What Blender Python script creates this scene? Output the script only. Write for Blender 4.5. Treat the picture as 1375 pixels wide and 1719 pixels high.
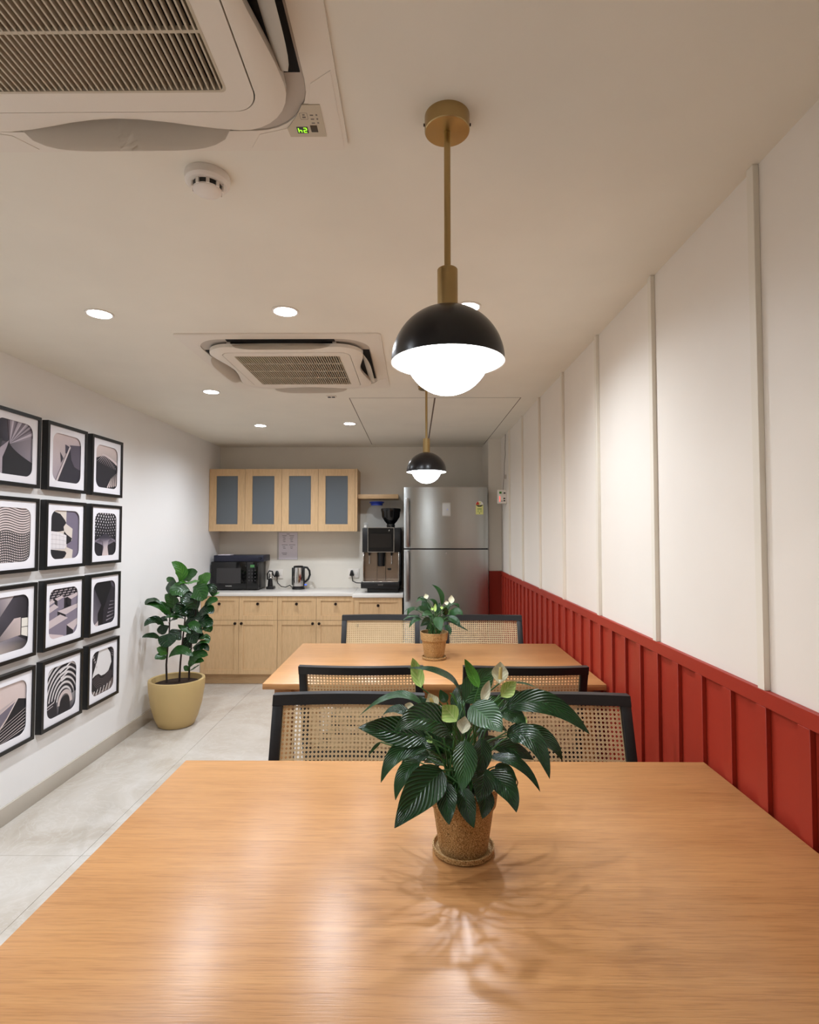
import bpy, bmesh, math, random
from mathutils import Vector, Matrix
from math import sin, cos, pi, radians as R

# ------------------------------------------------------------------ camera, world, exposure
for o in list(bpy.data.objects): bpy.data.objects.remove(o)
SC = bpy.context.scene
COL = SC.collection
CAMZ = 1.414
FPX = 930.0
cam_d = bpy.data.cameras.new('camera'); cam = bpy.data.objects.new('camera', cam_d); COL.objects.link(cam)
cam_d.sensor_fit = 'HORIZONTAL'; cam_d.sensor_width = 36.0; cam_d.lens = FPX / 1375 * 36.0
cam_d.clip_start = 0.05
cam.location = (0, 0, CAMZ)
cam.rotation_euler = (R(90 + 2.06), 0, R(0.52))
SC.camera = cam
w = bpy.data.worlds.new('world'); SC.world = w; w.use_nodes = True
w.node_tree.nodes['Background'].inputs[0].default_value = (1, 0.95, 0.9, 1)
w.node_tree.nodes['Background'].inputs[1].default_value = 0.02
SC.view_settings.view_transform = 'Standard'
SC.view_settings.look = 'None'
SC.view_settings.exposure = -0.24
SC.view_settings.gamma = 1.0
SC.view_settings.use_curve_mapping = False
DOWNLIGHT_W = 84.0
GLOBE_STRENGTH = 24.0
random.seed(7)
CAMR = cam.rotation_euler.to_matrix()

def at(px, py, y):
    """point on the plane Y=y seen at photo pixel (px,py)"""
    d = CAMR @ Vector(((px - 687.5) / FPX, (859.5 - py) / FPX, -1))
    return Vector((0, 0, CAMZ)) + d * (y / d.y)

# ------------------------------------------------------------------ helpers
def S(r, g, b):
    f = lambda c: (c / 255 / 12.92) if c / 255 <= 0.04045 else ((c / 255 + 0.055) / 1.055) ** 2.4
    return (f(r), f(g), f(b))

class B:
    """collects shapes; obj() links them as one mesh object"""
    def __init__(self): self.bm = bmesh.new()
    def box(self, x0, x1, y0, y1, z0, z1, bev=0, seg=2):
        vs = [self.bm.verts.new(p) for p in ((x0,y0,z0),(x1,y0,z0),(x1,y1,z0),(x0,y1,z0),(x0,y0,z1),(x1,y0,z1),(x1,y1,z1),(x0,y1,z1))]
        fs = [self.bm.faces.new([vs[i] for i in f]) for f in ((3,2,1,0),(4,5,6,7),(0,1,5,4),(1,2,6,5),(2,3,7,6),(3,0,4,7))]
        if bev > 0:
            es = {e for f in fs for e in f.edges}
            bmesh.ops.bevel(self.bm, geom=list(es), offset=bev, segments=seg, affect='EDGES', profile=0.5)
        return self
    def hexa(self, pts, bev=0):
        vs = [self.bm.verts.new(p) for p in pts]
        fs = [self.bm.faces.new([vs[i] for i in f]) for f in ((3,2,1,0),(4,5,6,7),(0,1,5,4),(1,2,6,5),(2,3,7,6),(3,0,4,7))]
        if bev > 0:
            es = {e for f in fs for e in f.edges}
            bmesh.ops.bevel(self.bm, geom=list(es), offset=bev, segments=2, affect='EDGES', profile=0.5)
        return self
    def prism(self, pts, a0, a1, axis='Z'):
        """closed polygon pts (2D) extruded from a0 to a1 along the axis"""
        def P(p, a): return {'Z': (p[0], p[1], a), 'Y': (p[0], a, p[1]), 'X': (a, p[0], p[1])}[axis]
        lo = [self.bm.verts.new(P(p, a0)) for p in pts]; hi = [self.bm.verts.new(P(p, a1)) for p in pts]
        self.bm.faces.new(lo); self.bm.faces.new(hi)
        n = len(pts)
        for i in range(n): self.bm.faces.new((lo[i], lo[(i+1) % n], hi[(i+1) % n], hi[i]))
        return self
    def ring(self, outer, inner, a0, a1, axis='Z'):
        def P(p, a): return {'Z': (p[0], p[1], a), 'Y': (p[0], a, p[1]), 'X': (a, p[0], p[1])}[axis]
        n = len(outer)
        V = [[self.bm.verts.new(P(p, a)) for p in pts] for a in (a0, a1) for pts in (outer, inner)]
        for i in range(n):
            j = (i + 1) % n
            self.bm.faces.new((V[0][i], V[0][j], V[1][j], V[1][i]))
            self.bm.faces.new((V[2][i], V[2][j], V[3][j], V[3][i]))
            self.bm.faces.new((V[0][i], V[0][j], V[2][j], V[2][i]))
            self.bm.faces.new((V[1][i], V[1][j], V[3][j], V[3][i]))
        return self
    def lathe(self, prof, c=(0, 0, 0), seg=32, axis='Z'):
        """profile [(r,h)...] spun about an axis through c; r=0 ends close"""
        def P(r, h, a):
            u, v = r * cos(a), r * sin(a)
            if axis == 'Z': return (c[0] + u, c[1] + v, c[2] + h)
            if axis == 'Y': return (c[0] + u, c[1] + h, c[2] + v)
            return (c[0] + h, c[1] + u, c[2] + v)
        rows = []
        for r, h in prof:
            if r <= 1e-6: rows.append([self.bm.verts.new(P(0, h, 0))])
            else: rows.append([self.bm.verts.new(P(r, h, 2 * pi * k / seg)) for k in range(seg)])
        for a, b in zip(rows, rows[1:]):
            for k in range(seg):
                q = (k + 1) % seg
                if len(a) == 1 and len(b) == 1: continue
                if len(a) == 1: self.bm.faces.new((a[0], b[k], b[q]))
                elif len(b) == 1: self.bm.faces.new((a[k], a[q], b[0]))
                else: self.bm.faces.new((a[k], a[q], b[q], b[k]))
        return self
    def tube(self, pts, r, seg=8, r1=None):
        pts = [Vector(p) for p in pts]; n = len(pts); rows = []
        up = Vector((0.13, 0.31, 0.94))
        for i, p in enumerate(pts):
            t = (pts[min(i + 1, n - 1)] - pts[max(i - 1, 0)]).normalized()
            a = t.cross(up)
            if a.length < 1e-3: a = t.cross(Vector((1, 0, 0)))
            a.normalize(); b = t.cross(a)
            rr = r if r1 is None else r + (r1 - r) * i / (n - 1)
            rows.append([self.bm.verts.new(p + rr * (a * cos(2*pi*k/seg) + b * sin(2*pi*k/seg))) for k in range(seg)])
        for x, y in zip(rows, rows[1:]):
            for k in range(seg): self.bm.faces.new((x[k], x[(k+1) % seg], y[(k+1) % seg], y[k]))
        self.bm.faces.new(rows[0]); self.bm.faces.new(rows[-1])
        return self
    def sheet(self, rows):
        V = [[self.bm.verts.new(p) for p in r] for r in rows]
        for a, b in zip(V, V[1:]):
            for k in range(len(a) - 1): self.bm.faces.new((a[k], a[k+1], b[k+1], b[k]))
        return self
    def mesh(self, name, off=None, smooth=True, normals=True):
        if off is not None: bmesh.ops.translate(self.bm, verts=self.bm.verts, vec=-Vector(off))
        if normals: bmesh.ops.recalc_face_normals(self.bm, faces=self.bm.faces)
        me = bpy.data.meshes.new(name); self.bm.to_mesh(me); self.bm.free()
        if smooth:
            for p in me.polygons: p.use_smooth = True
            me.set_sharp_from_angle(angle=R(38))
        return me
    def obj(self, name, m, parent=None, smooth=True, normals=True, kind=None):
        off = origin_of(parent) if parent else None
        me = self.mesh(name, off, smooth, normals); me.materials.append(m)
        return link(name, me, parent, kind)

def origin_of(o):
    v = Vector((0, 0, 0))
    while o: v += o.location; o = o.parent
    return v
def link(name, data, parent=None, kind=None):
    o = bpy.data.objects.new(name, data); COL.objects.link(o); o.parent = parent
    if kind: o['kind'] = kind
    return o
def thing(name, label, cat, loc=(0, 0, 0), group=None):
    o = link(name, None); o.location = loc; o.empty_display_size = 0.05
    o['label'] = label; o['category'] = cat
    if group: o['group'] = group
    return o
def tag(o, label, cat, group=None):
    o['label'] = label; o['category'] = cat
    if group: o['group'] = group
    return o
def copy_tree(o, parent=None):
    c = o.copy(); COL.objects.link(c); c.parent = parent
    for ch in list(o.children): copy_tree(ch, c)
    return c
def rrect(cx, cy, hx, hy, r, n=6):
    pts = []
    for sx, sy, a0 in ((1, 1, 0), (-1, 1, pi/2), (-1, -1, pi), (1, -1, 3*pi/2)):
        for k in range(n + 1):
            a = a0 + k / n * pi / 2
            pts.append((cx + sx * (hx - r) + r * cos(a), cy + sy * (hy - r) + r * sin(a)))
    return pts
def text_mesh(txt, size, align='CENTER', depth=0.0002):
    cu = bpy.data.curves.new('text', 'FONT'); cu.body = txt; cu.size = size; cu.align_x = align; cu.align_y = 'CENTER'; cu.extrude = depth
    o = bpy.data.objects.new('text_tmp', cu); COL.objects.link(o)
    bpy.context.view_layer.update()
    me = bpy.data.meshes.new_from_object(o.evaluated_get(bpy.context.evaluated_depsgraph_get()))
    bpy.data.objects.remove(o); bpy.data.curves.remove(cu)
    return me
def text_obj(name, txt, size, m, loc, parent, rot=None):
    """text standing in the XZ plane, facing -Y, unless rot is given"""
    me = text_mesh(txt, size); me.transform((rot or Matrix.Rotation(pi/2, 4, 'X')))
    me.transform(Matrix.Translation(Vector(loc) - origin_of(parent)))
    me.materials.clear(); me.materials.append(m)
    return link(name, me, parent)

# ------------------------------------------------------------------ materials
def mat(name, col, rough=0.5, metal=0.0, spec=0.5, **kw):
    m = bpy.data.materials.new(name); m.use_nodes = True
    p = m.node_tree.nodes['Principled BSDF']
    p.inputs['Base Color'].default_value = (*col, 1); p.inputs['Roughness'].default_value = rough
    p.inputs['Metallic'].default_value = metal; p.inputs['Specular IOR Level'].default_value = spec
    for k, v in kw.items():
        p.inputs[k.replace('_', ' ')].default_value = v
    return m
def nd(m, t, **kw):
    n = m.node_tree.nodes.new(t)
    for k, v in kw.items(): setattr(n, k, v)
    return n
def lk(m, a, b): m.node_tree.links.new(a, b)
def bsdf(m): return m.node_tree.nodes['Principled BSDF']
def coords(m, scale=(1, 1, 1), which='Object', rot=(0, 0, 0)):
    tc = nd(m, 'ShaderNodeTexCoord'); mp = nd(m, 'ShaderNodeMapping')
    mp.inputs['Scale'].default_value = scale; mp.inputs['Rotation'].default_value = rot
    lk(m, tc.outputs[which], mp.inputs['Vector']); return mp.outputs['Vector']
def noise(m, vec, scale, detail=4, rough=0.55, dist=0.0):
    n = nd(m, 'ShaderNodeTexNoise'); n.inputs['Scale'].default_value = scale; n.inputs['Detail'].default_value = detail
    n.inputs['Roughness'].default_value = rough; n.inputs['Distortion'].default_value = dist
    lk(m, vec, n.inputs['Vector']); return n.outputs['Fac']
def ramp(m, fac, stops):
    r = nd(m, 'ShaderNodeValToRGB'); e = r.color_ramp.elements
    while len(e) < len(stops): e.new(0.5)
    for el, (p, c) in zip(e, stops): el.position = p; el.color = (*c, 1) if len(c) == 3 else c
    lk(m, fac, r.inputs['Fac']); return r.outputs['Color']
def mix(m, a, b, fac, mode='MIX'):
    n = nd(m, 'ShaderNodeMix', data_type='RGBA', blend_type=mode)
    for sock, v in ((n.inputs[0], fac), (n.inputs[6], a), (n.inputs[7], b)):
        if hasattr(v, 'links') or hasattr(v, 'is_linked'): lk(m, v, sock)
        else: sock.default_value = v if isinstance(v, float) else (*v, 1)
    return n.outputs[2]
def bump(m, h, strength=0.2, dist=0.002):
    b = nd(m, 'ShaderNodeBump'); b.inputs['Strength'].default_value = strength; b.inputs['Distance'].default_value = dist
    lk(m, h, b.inputs['Height']); lk(m, b.outputs['Normal'], bsdf(m).inputs['Normal'])
def paint(name, col, rough=0.6, var=0.03, bs=0.05):
    m = mat(name, col, rough, spec=0.3)
    v = coords(m); n = noise(m, v, 2.2, 3)
    lk(m, ramp(m, n, [(0.3, tuple(c * (1 - var) for c in col)), (0.7, tuple(min(1, c * (1 + var)) for c in col))]), bsdf(m).inputs['Base Color'])
    bump(m, noise(m, v, 260, 2), bs, 0.0006); return m
def wood(name, light, dark, scale, rough, axis='X', bs=0.12, coat=0.0, bands=0.35):
    """grain runs along the axis"""
    m = mat(name, light, rough, spec=0.45)
    s1 = {'X': (1.0, 24, 24), 'Y': (24, 1.0, 24), 'Z': (24, 24, 1.0)}[axis]
    s2 = {'X': (8, 230, 230), 'Y': (230, 8, 230), 'Z': (230, 230, 8)}[axis]
    s3 = {'X': (0.25, 2.2, 2.2), 'Y': (2.2, 0.25, 2.2), 'Z': (2.2, 2.2, 0.25)}[axis]
    a = noise(m, coords(m, s1), scale, 6, 0.65, 0.7)
    b = noise(m, coords(m, s2), scale, 3, 0.6)
    c = noise(m, coords(m, s3), scale, 2, 0.5)
    mid = tuple((l + d) / 2 for l, d in zip(light, dark))
    ca = ramp(m, a, [(0.32, dark), (0.5, mid), (0.66, light)])
    cb = ramp(m, b, [(0.36, tuple(x * 0.62 for x in dark)), (0.52, light)])
    cc = ramp(m, c, [(0.35, tuple(x * 0.86 for x in mid)), (0.65, tuple(min(1, x * 1.08) for x in light))])
    col = mix(m, ca, cb, 0.42); col = mix(m, col, cc, bands)
    lk(m, col, bsdf(m).inputs['Base Color'])
    bump(m, b, bs, 0.0008)
    if coat: bsdf(m).inputs['Coat Weight'].default_value = coat; bsdf(m).inputs['Coat Roughness'].default_value = 0.16
    return m
def emit(name, col, strength):
    m = mat(name, col, 0.4)
    bsdf(m).inputs['Emission Color'].default_value = (*col, 1); bsdf(m).inputs['Emission Strength'].default_value = strength
    return m

M = {}
M['ceiling'] = paint('ceiling_paint', S(236, 230, 216), 0.7)
M['wall_l'] = paint('wall_paint_left', S(240, 238, 235), 0.32, 0.015)
bsdf(M['wall_l']).inputs['Specular IOR Level'].default_value = 0.35
M['wall_b'] = paint('wall_paint_back', S(230, 223, 210), 0.5)
M['wall_r'] = paint('wall_paint_cream', S(238, 230, 219), 0.5, 0.02)
M['cream_trim'] = paint('cream_batten', S(234, 226, 211), 0.5)
M['red'] = paint('terracotta_paint', S(157, 48, 32), 0.45, 0.05)
M['skirting'] = paint('stone_skirting', S(188, 179, 165), 0.25)
M['seam'] = mat('joint_shadow', S(44, 38, 32), 0.9)
M['grout'] = mat('floor_joint', S(176, 166, 152), 0.8)
M['table'] = wood('oak_table', S(201, 148, 94), S(164, 109, 61), 1.7, 0.31, 'X', 0.35, 0)
bsdf(M['table']).inputs['Anisotropic'].default_value = 0.6
_t = nd(M['table'], 'ShaderNodeCombineXYZ'); _t.inputs[1].default_value = 1.0; lk(M['table'], _t.outputs[0], bsdf(M['table']).inputs['Tangent'])
M['oak_v'] = wood('light_oak_upright', S(215, 180, 136), S(201, 163, 117), 1.6, 0.42, 'Z', 0.08, 0, 0.2)
M['oak_h'] = wood('light_oak_lying', S(215, 180, 136), S(201, 163, 117), 1.6, 0.42, 'X', 0.08, 0, 0.2)
M['black_wood'] = wood('black_stained_wood', S(24, 22, 23), S(15, 14, 15), 2.0, 0.42, 'X', 0.15)
M['cane'] = wood('woven_cane', S(240, 214, 170), S(222, 190, 142), 3.0, 0.5, 'X', 0.05)
M['black'] = mat('black_plastic', S(14, 14, 15), 0.35)
M['black_gloss'] = mat('black_gloss', S(9, 9, 10), 0.08)
M['dome_black'] = mat('black_satin_enamel', S(22, 22, 26), 0.28)
M['dome_white'] = mat('white_inner_enamel', S(244, 240, 234), 0.5)
M['white'] = mat('white_plastic', S(236, 228, 218), 0.4)
M['ac'] = mat('unit_white_plastic', S(232, 223, 209), 0.42)
M['ac_cream'] = mat('grille_cream_plastic', S(200, 188, 166), 0.5)
M['ac_grey'] = mat('recess_grey_plastic', S(190, 180, 168), 0.6)
M['icon'] = mat('icon_grey_print', S(112, 104, 98), 0.6)
M['ac_dark'] = mat('dark_duct', S(12, 10, 9), 0.9)
M['brass'] = mat('brushed_brass', S(178, 154, 108), 0.3, 1.0, Anisotropic=0.6)
M['steel'] = mat('brushed_steel', S(178, 180, 178), 0.27, 1.0)
M['chrome'] = mat('polished_steel', S(214, 212, 210), 0.12, 1.0)
M['handle'] = mat('handle_steel', S(170, 168, 166), 0.32, 1.0)
M['knob'] = mat('dark_bronze', S(42, 30, 24), 0.35, 0.6)
M['slab'] = mat('white_quartz', S(226, 220, 212), 0.18)
M['paper'] = mat('paper', S(224, 218, 226), 0.7)
M['ink'] = mat('printed_ink', S(96, 90, 98), 0.8)
M['mat_board'] = mat('white_mount_board', S(240, 237, 240), 0.75)
M['frame'] = mat('black_picture_frame', S(15, 15, 15), 0.38)
M['navy'] = mat('dark_navy_case', S(22, 25, 44), 0.45)
M['blue'] = mat('blue_plastic', S(24, 48, 140), 0.35)
M['soil'] = paint('dark_soil', S(48, 34, 24), 0.95, 0.3, 0.6)
M['fig_pot'] = paint('mustard_pot', S(198, 170, 116), 0.45, 0.03)
M['bark'] = mat('dark_bark', S(44, 30, 20), 0.8)
M['stem'] = mat('green_stem', S(52, 96, 38), 0.5)
M['withered'] = mat('withered_leaf', S(96, 74, 44), 0.8)
M['lamp'] = emit('downlight_diffuser', (0.96, 1.0, 1.04), 30.0)
M['globe'] = emit('opal_globe', (0.95, 1.0, 1.05), GLOBE_STRENGTH)
M['green_led'] = emit('green_led', S(150, 230, 40), 1.6)
M['red_led'] = emit('red_led', S(255, 90, 80), 2.0)
M['lcd'] = emit('green_display', S(70, 120, 70), 0.25)
M['blue_led'] = emit('blue_led', S(60, 110, 255), 1.0)
M['frost'] = mat('frosted_glass', S(116, 124, 130), 0.32, Transmission_Weight=0.35)
M['clear'] = mat('clear_plastic', S(226, 232, 234), 0.05, Alpha=0.05)
M['yellow_sticker'] = mat('pale_yellow_sticker', S(222, 220, 140), 0.5)
M['sticker_white'] = mat('sticker_white', S(232, 226, 216), 0.5)
M['sticker_red'] = mat('sticker_red', S(200, 60, 40), 0.5)
M['sticker_dark'] = mat('sticker_dark', S(50, 44, 34), 0.5)
M['sticker_green'] = mat('sticker_green', S(120, 150, 70), 0.5)
M['grey_wire'] = mat('brown_wire', S(110, 92, 84), 0.5)
M['screen'] = mat('dark_screen', S(28, 24, 21), 0.12)

# brushed steel of the fridge: fine horizontal brushing stretches reflections upright
m = M['steel']; tg = nd(m, 'ShaderNodeTangent', direction_type='RADIAL', axis='Z')
bsdf(m).inputs['Anisotropic'].default_value = 0.85; bsdf(m).inputs['Anisotropic Rotation'].default_value = 0.25
lk(m, tg.outputs[0], bsdf(m).inputs['Tangent'])
n_ = noise(m, coords(m, (6, 6, 420)), 1.0, 2); bump(m, n_, 0.03, 0.0004)

# marble-look vitrified tile
def marble():
    m = mat('cream_marble_tile', S(214, 207, 196), 0.1, spec=0.5)
    v = coords(m, (1, 1, 1), 'Object', (0, 0, 0.6))
    a = noise(m, v, 1.5, 6, 0.6, 1.6); b = noise(m, v, 4.2, 8, 0.62, 2.4)
    base = ramp(m, a, [(0.3, S(180, 169, 154)), (0.5, S(192, 183, 171)), (0.72, S(204, 198, 189))])
    vein = ramp(m, b, [(0.46, (0, 0, 0)), (0.5, (1, 1, 1)), (0.54, (0, 0, 0))])
    col = mix(m, base, S(214, 210, 203), vein, 'MIX')
    f = nd(m, 'ShaderNodeMath', operation='MULTIPLY'); lk(m, vein, f.inputs[0]); f.inputs[1].default_value = 0.22
    n = [x for x in m.node_tree.nodes if x.bl_idname == 'ShaderNodeMix'][-1]; lk(m, f.outputs[0], n.inputs[0])
    lk(m, col, bsdf(m).inputs['Base Color']); return m
M['tile'] = marble()

# speckled cork-coloured plant pot
def cork():
    m = mat('speckled_pot', S(176, 130, 74), 0.75)
    v = coords(m); a = noise(m, v, 420, 2, 0.7); b = noise(m, v, 900, 2, 0.8)
    col = ramp(m, a, [(0.36, S(98, 70, 34)), (0.47, S(176, 136, 82)), (0.6, S(194, 155, 100)), (0.7, S(226, 204, 158))])
    lk(m, col, bsdf(m).inputs['Base Color']); bump(m, b, 0.3, 0.001); return m
M['cork'] = cork()

def leaf_mat(name, dark, light, rough, veins, bs=0.5):
    """veins fan out from the midrib; UV x runs across the blade, y along it"""
    m = mat(name, dark, rough, spec=0.5)
    tc = nd(m, 'ShaderNodeTexCoord'); sp = nd(m, 'ShaderNodeSeparateXYZ'); lk(m, tc.outputs['UV'], sp.inputs[0])
    def mth(op, a, b=None):
        n = nd(m, 'ShaderNodeMath', operation=op)
        for i, v in enumerate((a, b)):
            if v is None: continue
            if isinstance(v, (int, float)): n.inputs[i].default_value = v
            else: lk(m, v, n.inputs[i])
        return n.outputs[0]
    ax = mth('ABSOLUTE', mth('SUBTRACT', sp.outputs[0], 0.5))
    ph = mth('MULTIPLY', mth('SUBTRACT', sp.outputs[1], mth('MULTIPLY', ax, 0.75)), veins * 2 * pi)
    sw = mth('POWER', mth('MULTIPLY', mth('ADD', mth('SINE', ph), 1.0), 0.5), 2.0)
    rib = mth('LESS_THAN', ax, 0.018)
    nz = noise(m, coords(m), 22, 3)
    f = mth('ADD', mth('MULTIPLY', sw, 0.35), mth('MULTIPLY', nz, 0.6))
    f = mth('MAXIMUM', f, mth('MULTIPLY', rib, 0.8))
    lk(m, ramp(m, f, [(0.15, dark), (0.9, light)]), bsdf(m).inputs['Base Color'])
    bump(m, mth('SUBTRACT', sw, mth('MULTIPLY', rib, 1.5)), bs, 0.0022)
    bsdf(m).inputs['Subsurface Weight'].default_value = 0.0
    return m
M['lily_leaf'] = leaf_mat('glossy_dark_green_leaf', S(12, 41, 16), S(32, 79, 31), 0.27, 11)
M['lily_leaf_b'] = leaf_mat('mid_green_leaf', S(18, 54, 21), S(44, 98, 38), 0.29, 11)
M['lily_young'] = leaf_mat('young_light_green_leaf', S(60, 124, 36), S(122, 180, 66), 0.36, 9)
M['fig_leaf'] = leaf_mat('fiddle_leaf_dark', S(10, 36, 13), S(24, 62, 22), 0.25, 6, 0.35)
M['fig_leaf_b'] = leaf_mat('fiddle_leaf_mid', S(20, 58, 15), S(46, 94, 28), 0.3, 6, 0.35)
M['fig_leaf_c'] = leaf_mat('fiddle_leaf_bright', S(36, 92, 22), S(80, 136, 38), 0.34, 6, 0.35)
M['spathe_white'] = leaf_mat('cream_spathe', S(214, 211, 176), S(234, 232, 210), 0.5, 5, 0.25)
M['spathe_green'] = leaf_mat('greenish_spathe', S(150, 190, 84), S(214, 226, 150), 0.5, 5, 0.25)
M['spadix'] = paint('pale_spadix', S(196, 172, 104), 0.8, 0.2, 0.5)

# ------------------------------------------------------------------ room
XL, XR, YB, YF, H = -1.988, 0.812, 5.63, -1.9, 2.282
FACE = 0.797                    # front of rails and battens on the right wall

fl = B().box(XL - 0.1, XR + 0.1, YF - 0.1, YB + 0.1, -0.1, -0.004).obj('floor', M['grout'], kind='structure')
xs = [XL, -1.457, -0.257, XR + 0.02]; ys = [YF, 0.06, 2.46, 4.868, YB]
for i in range(3):
    for j in range(4):
        B().box(xs[i] + 0.0008, xs[i+1] - 0.0008, ys[j] + 0.0008, ys[j+1] - 0.0008, -0.012, 0, 0.0005, 1).obj('floor_tile', M['tile'], fl)

B().box(XL - 0.1, XL, YF - 0.1, YB + 0.1, -0.1, H + 0.1).obj('wall_left', M['wall_l'], kind='structure')
B().box(XL - 0.1, XR + 0.2, YB, YB + 0.1, -0.1, H + 0.1).obj('wall_back', M['wall_b'], kind='structure')
B().box(XL - 0.1, XR + 0.2, YF - 0.1, YF, -0.1, H + 0.1).obj('wall_front', M['wall_b'], kind='structure')
bb = B().box(XL, XL + 0.012, YF, 5.155, 0, 0.088, 0.002).obj('baseboard_left', M['skirting'], kind='structure')

# ceiling with two access hatches; the hatch boards sit in an opening with a thin joint round them
HX0, HX1, HY0, HY1, HM = -0.425, 0.69, 3.557, 5.46, 0.132
c = B()
c.box(XL - 0.1, HX0, YF - 0.1, YB + 0.1, H, H + 0.1).box(HX1, XR + 0.2, YF - 0.1, YB + 0.1, H, H + 0.1)
c.box(HX0, HX1, YF - 0.1, HY0, H, H + 0.1).box(HX0, HX1, HY1, YB + 0.1, H, H + 0.1)
ceil = c.obj('ceiling', M['ceiling'], smooth=False, kind='structure')
g = 0.005
B().box(HX0 + g, HM - g, HY0 + g, HY1 - 0.002, H, H + 0.012).obj('hatch_board', M['ceiling'], ceil)
B().box(HM + g, HX1 - g, HY0 + g, 4.515, H, H + 0.012).obj('hatch_board', M['ceiling'], ceil)
B().box(HM + g, HX1 - g, 4.517, HY1 - 0.002, H, H + 0.012).obj('hatch_board', M['ceiling'], ceil)
B().box(HX0, HX1, HY0, HY1, H + 0.05, H + 0.06).obj('hatch_backing', M['seam'], ceil)
M['bead'] = mat('brown_joint_bead', S(104, 88, 74), 0.8)
B().ring([(HX0, HY0), (HX1, HY0), (HX1, HY1), (HX0, HY1)], [(HX0 + g, HY0 + g), (HX1 - g, HY0 + g), (HX1 - g, HY1 - 0.002), (HX0 + g, HY1 - 0.002)], H - 0.0004, H + 0.004).obj('hatch_bead', M['bead'], ceil)
B().box(HM - g, HM + g, HY0 + g, HY1 - 0.002, H - 0.0003, H + 0.003).obj('hatch_bead', M['bead'], ceil)

# right wall: cream above, terracotta board-and-batten below
WZ = 1.052
wr = B().box(XR, XR + 0.12, YF - 0.1, YB + 0.1, -0.1, H + 0.1).obj('wall_right', M['wall_r'], kind='structure')
B().box(XR - 0.003, XR, YF, 5.17, 0, WZ - 0.001).obj('wainscot_board', M['red'], wr)
B().box(FACE, XR - 0.003, YF, 5.17, WZ - 0.037, WZ, 0.0012, 1).obj('wainscot_rail', M['red'], wr)
B().box(FACE, XR - 0.003, YF, 5.17, 0.0, 0.08, 0.0012, 1).obj('wainscot_plinth', M['red'], wr)
bat = B().box(FACE, XR - 0.003, -0.0185, 0.0185, 0.08, WZ - 0.037, 0.001, 1).mesh('wainscot_batten'); bat.materials.append(M['red'])
k = 0; y = 1.14 + 0.0185
ylist = [y + 0.1405 * i for i in range(-12, 29)]
for yy in ylist:
    o = link('wainscot_batten', bat, wr); o.location.y = yy
ub = B().box(FACE + 0.001, XR, -0.013, 0.013, WZ, H, 0.001, 1).mesh('cream_batten'); ub.materials.append(M['cream_trim'])
for i in range(-4, 7):
    o = link('cream_batten', ub, wr); o.location.y = 1.284 + 0.013 + 0.567 * i
# boxed-in column beside the fridge
cn = B().box(0.69, XR, 5.17, YB, 0, H).obj('wall_column', M['wall_b'], kind='structure')
B().box(0.69, XR, 5.158, 5.17, 0, WZ, 0.001, 1).obj('wainscot_board', M['red'], cn)

# ------------------------------------------------------------------ dining tables
def table(y0, y1, label):
    x0, x1, zt = -0.632, 0.793, 0.784
    t = thing('dining_table', label, 'table', ((x0 + x1) / 2, (y0 + y1) / 2, 0), 'wooden dining tables against the red wainscot')
    B().box(x0, x1, y0, y1, zt - 0.024, zt, 0.002, 2).obj('table_top', M['table'], t)
    for a, b in ((x0 + 0.04, y0 + 0.04), (x1 - 0.112, y0 + 0.04), (x0 + 0.04, y1 - 0.112), (x1 - 0.112, y1 - 0.112)):
        B().box(a, a + 0.072, b, b + 0.072, 0, zt - 0.024, 0.003).obj('leg', M['table'], t)
    for b in (y0 + 0.075, y1 - 0.1):
        B().box(x0 + 0.112, x1 - 0.112, b, b + 0.025, zt - 0.11, zt - 0.024).obj('apron', M['table'], t)
    for a in (x0 + 0.075, x1 - 0.1):
        B().box(a, a + 0.025, y0 + 0.112, y1 - 0.112, zt - 0.11, zt - 0.024).obj('apron', M['table'], t)
    return t
table(0.715, 1.549, 'oak table with the large leafy peace lily under the large pendant lamp')
table(2.318, 3.156, 'oak table between the cane chairs with the smaller peace lily on it')

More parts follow.
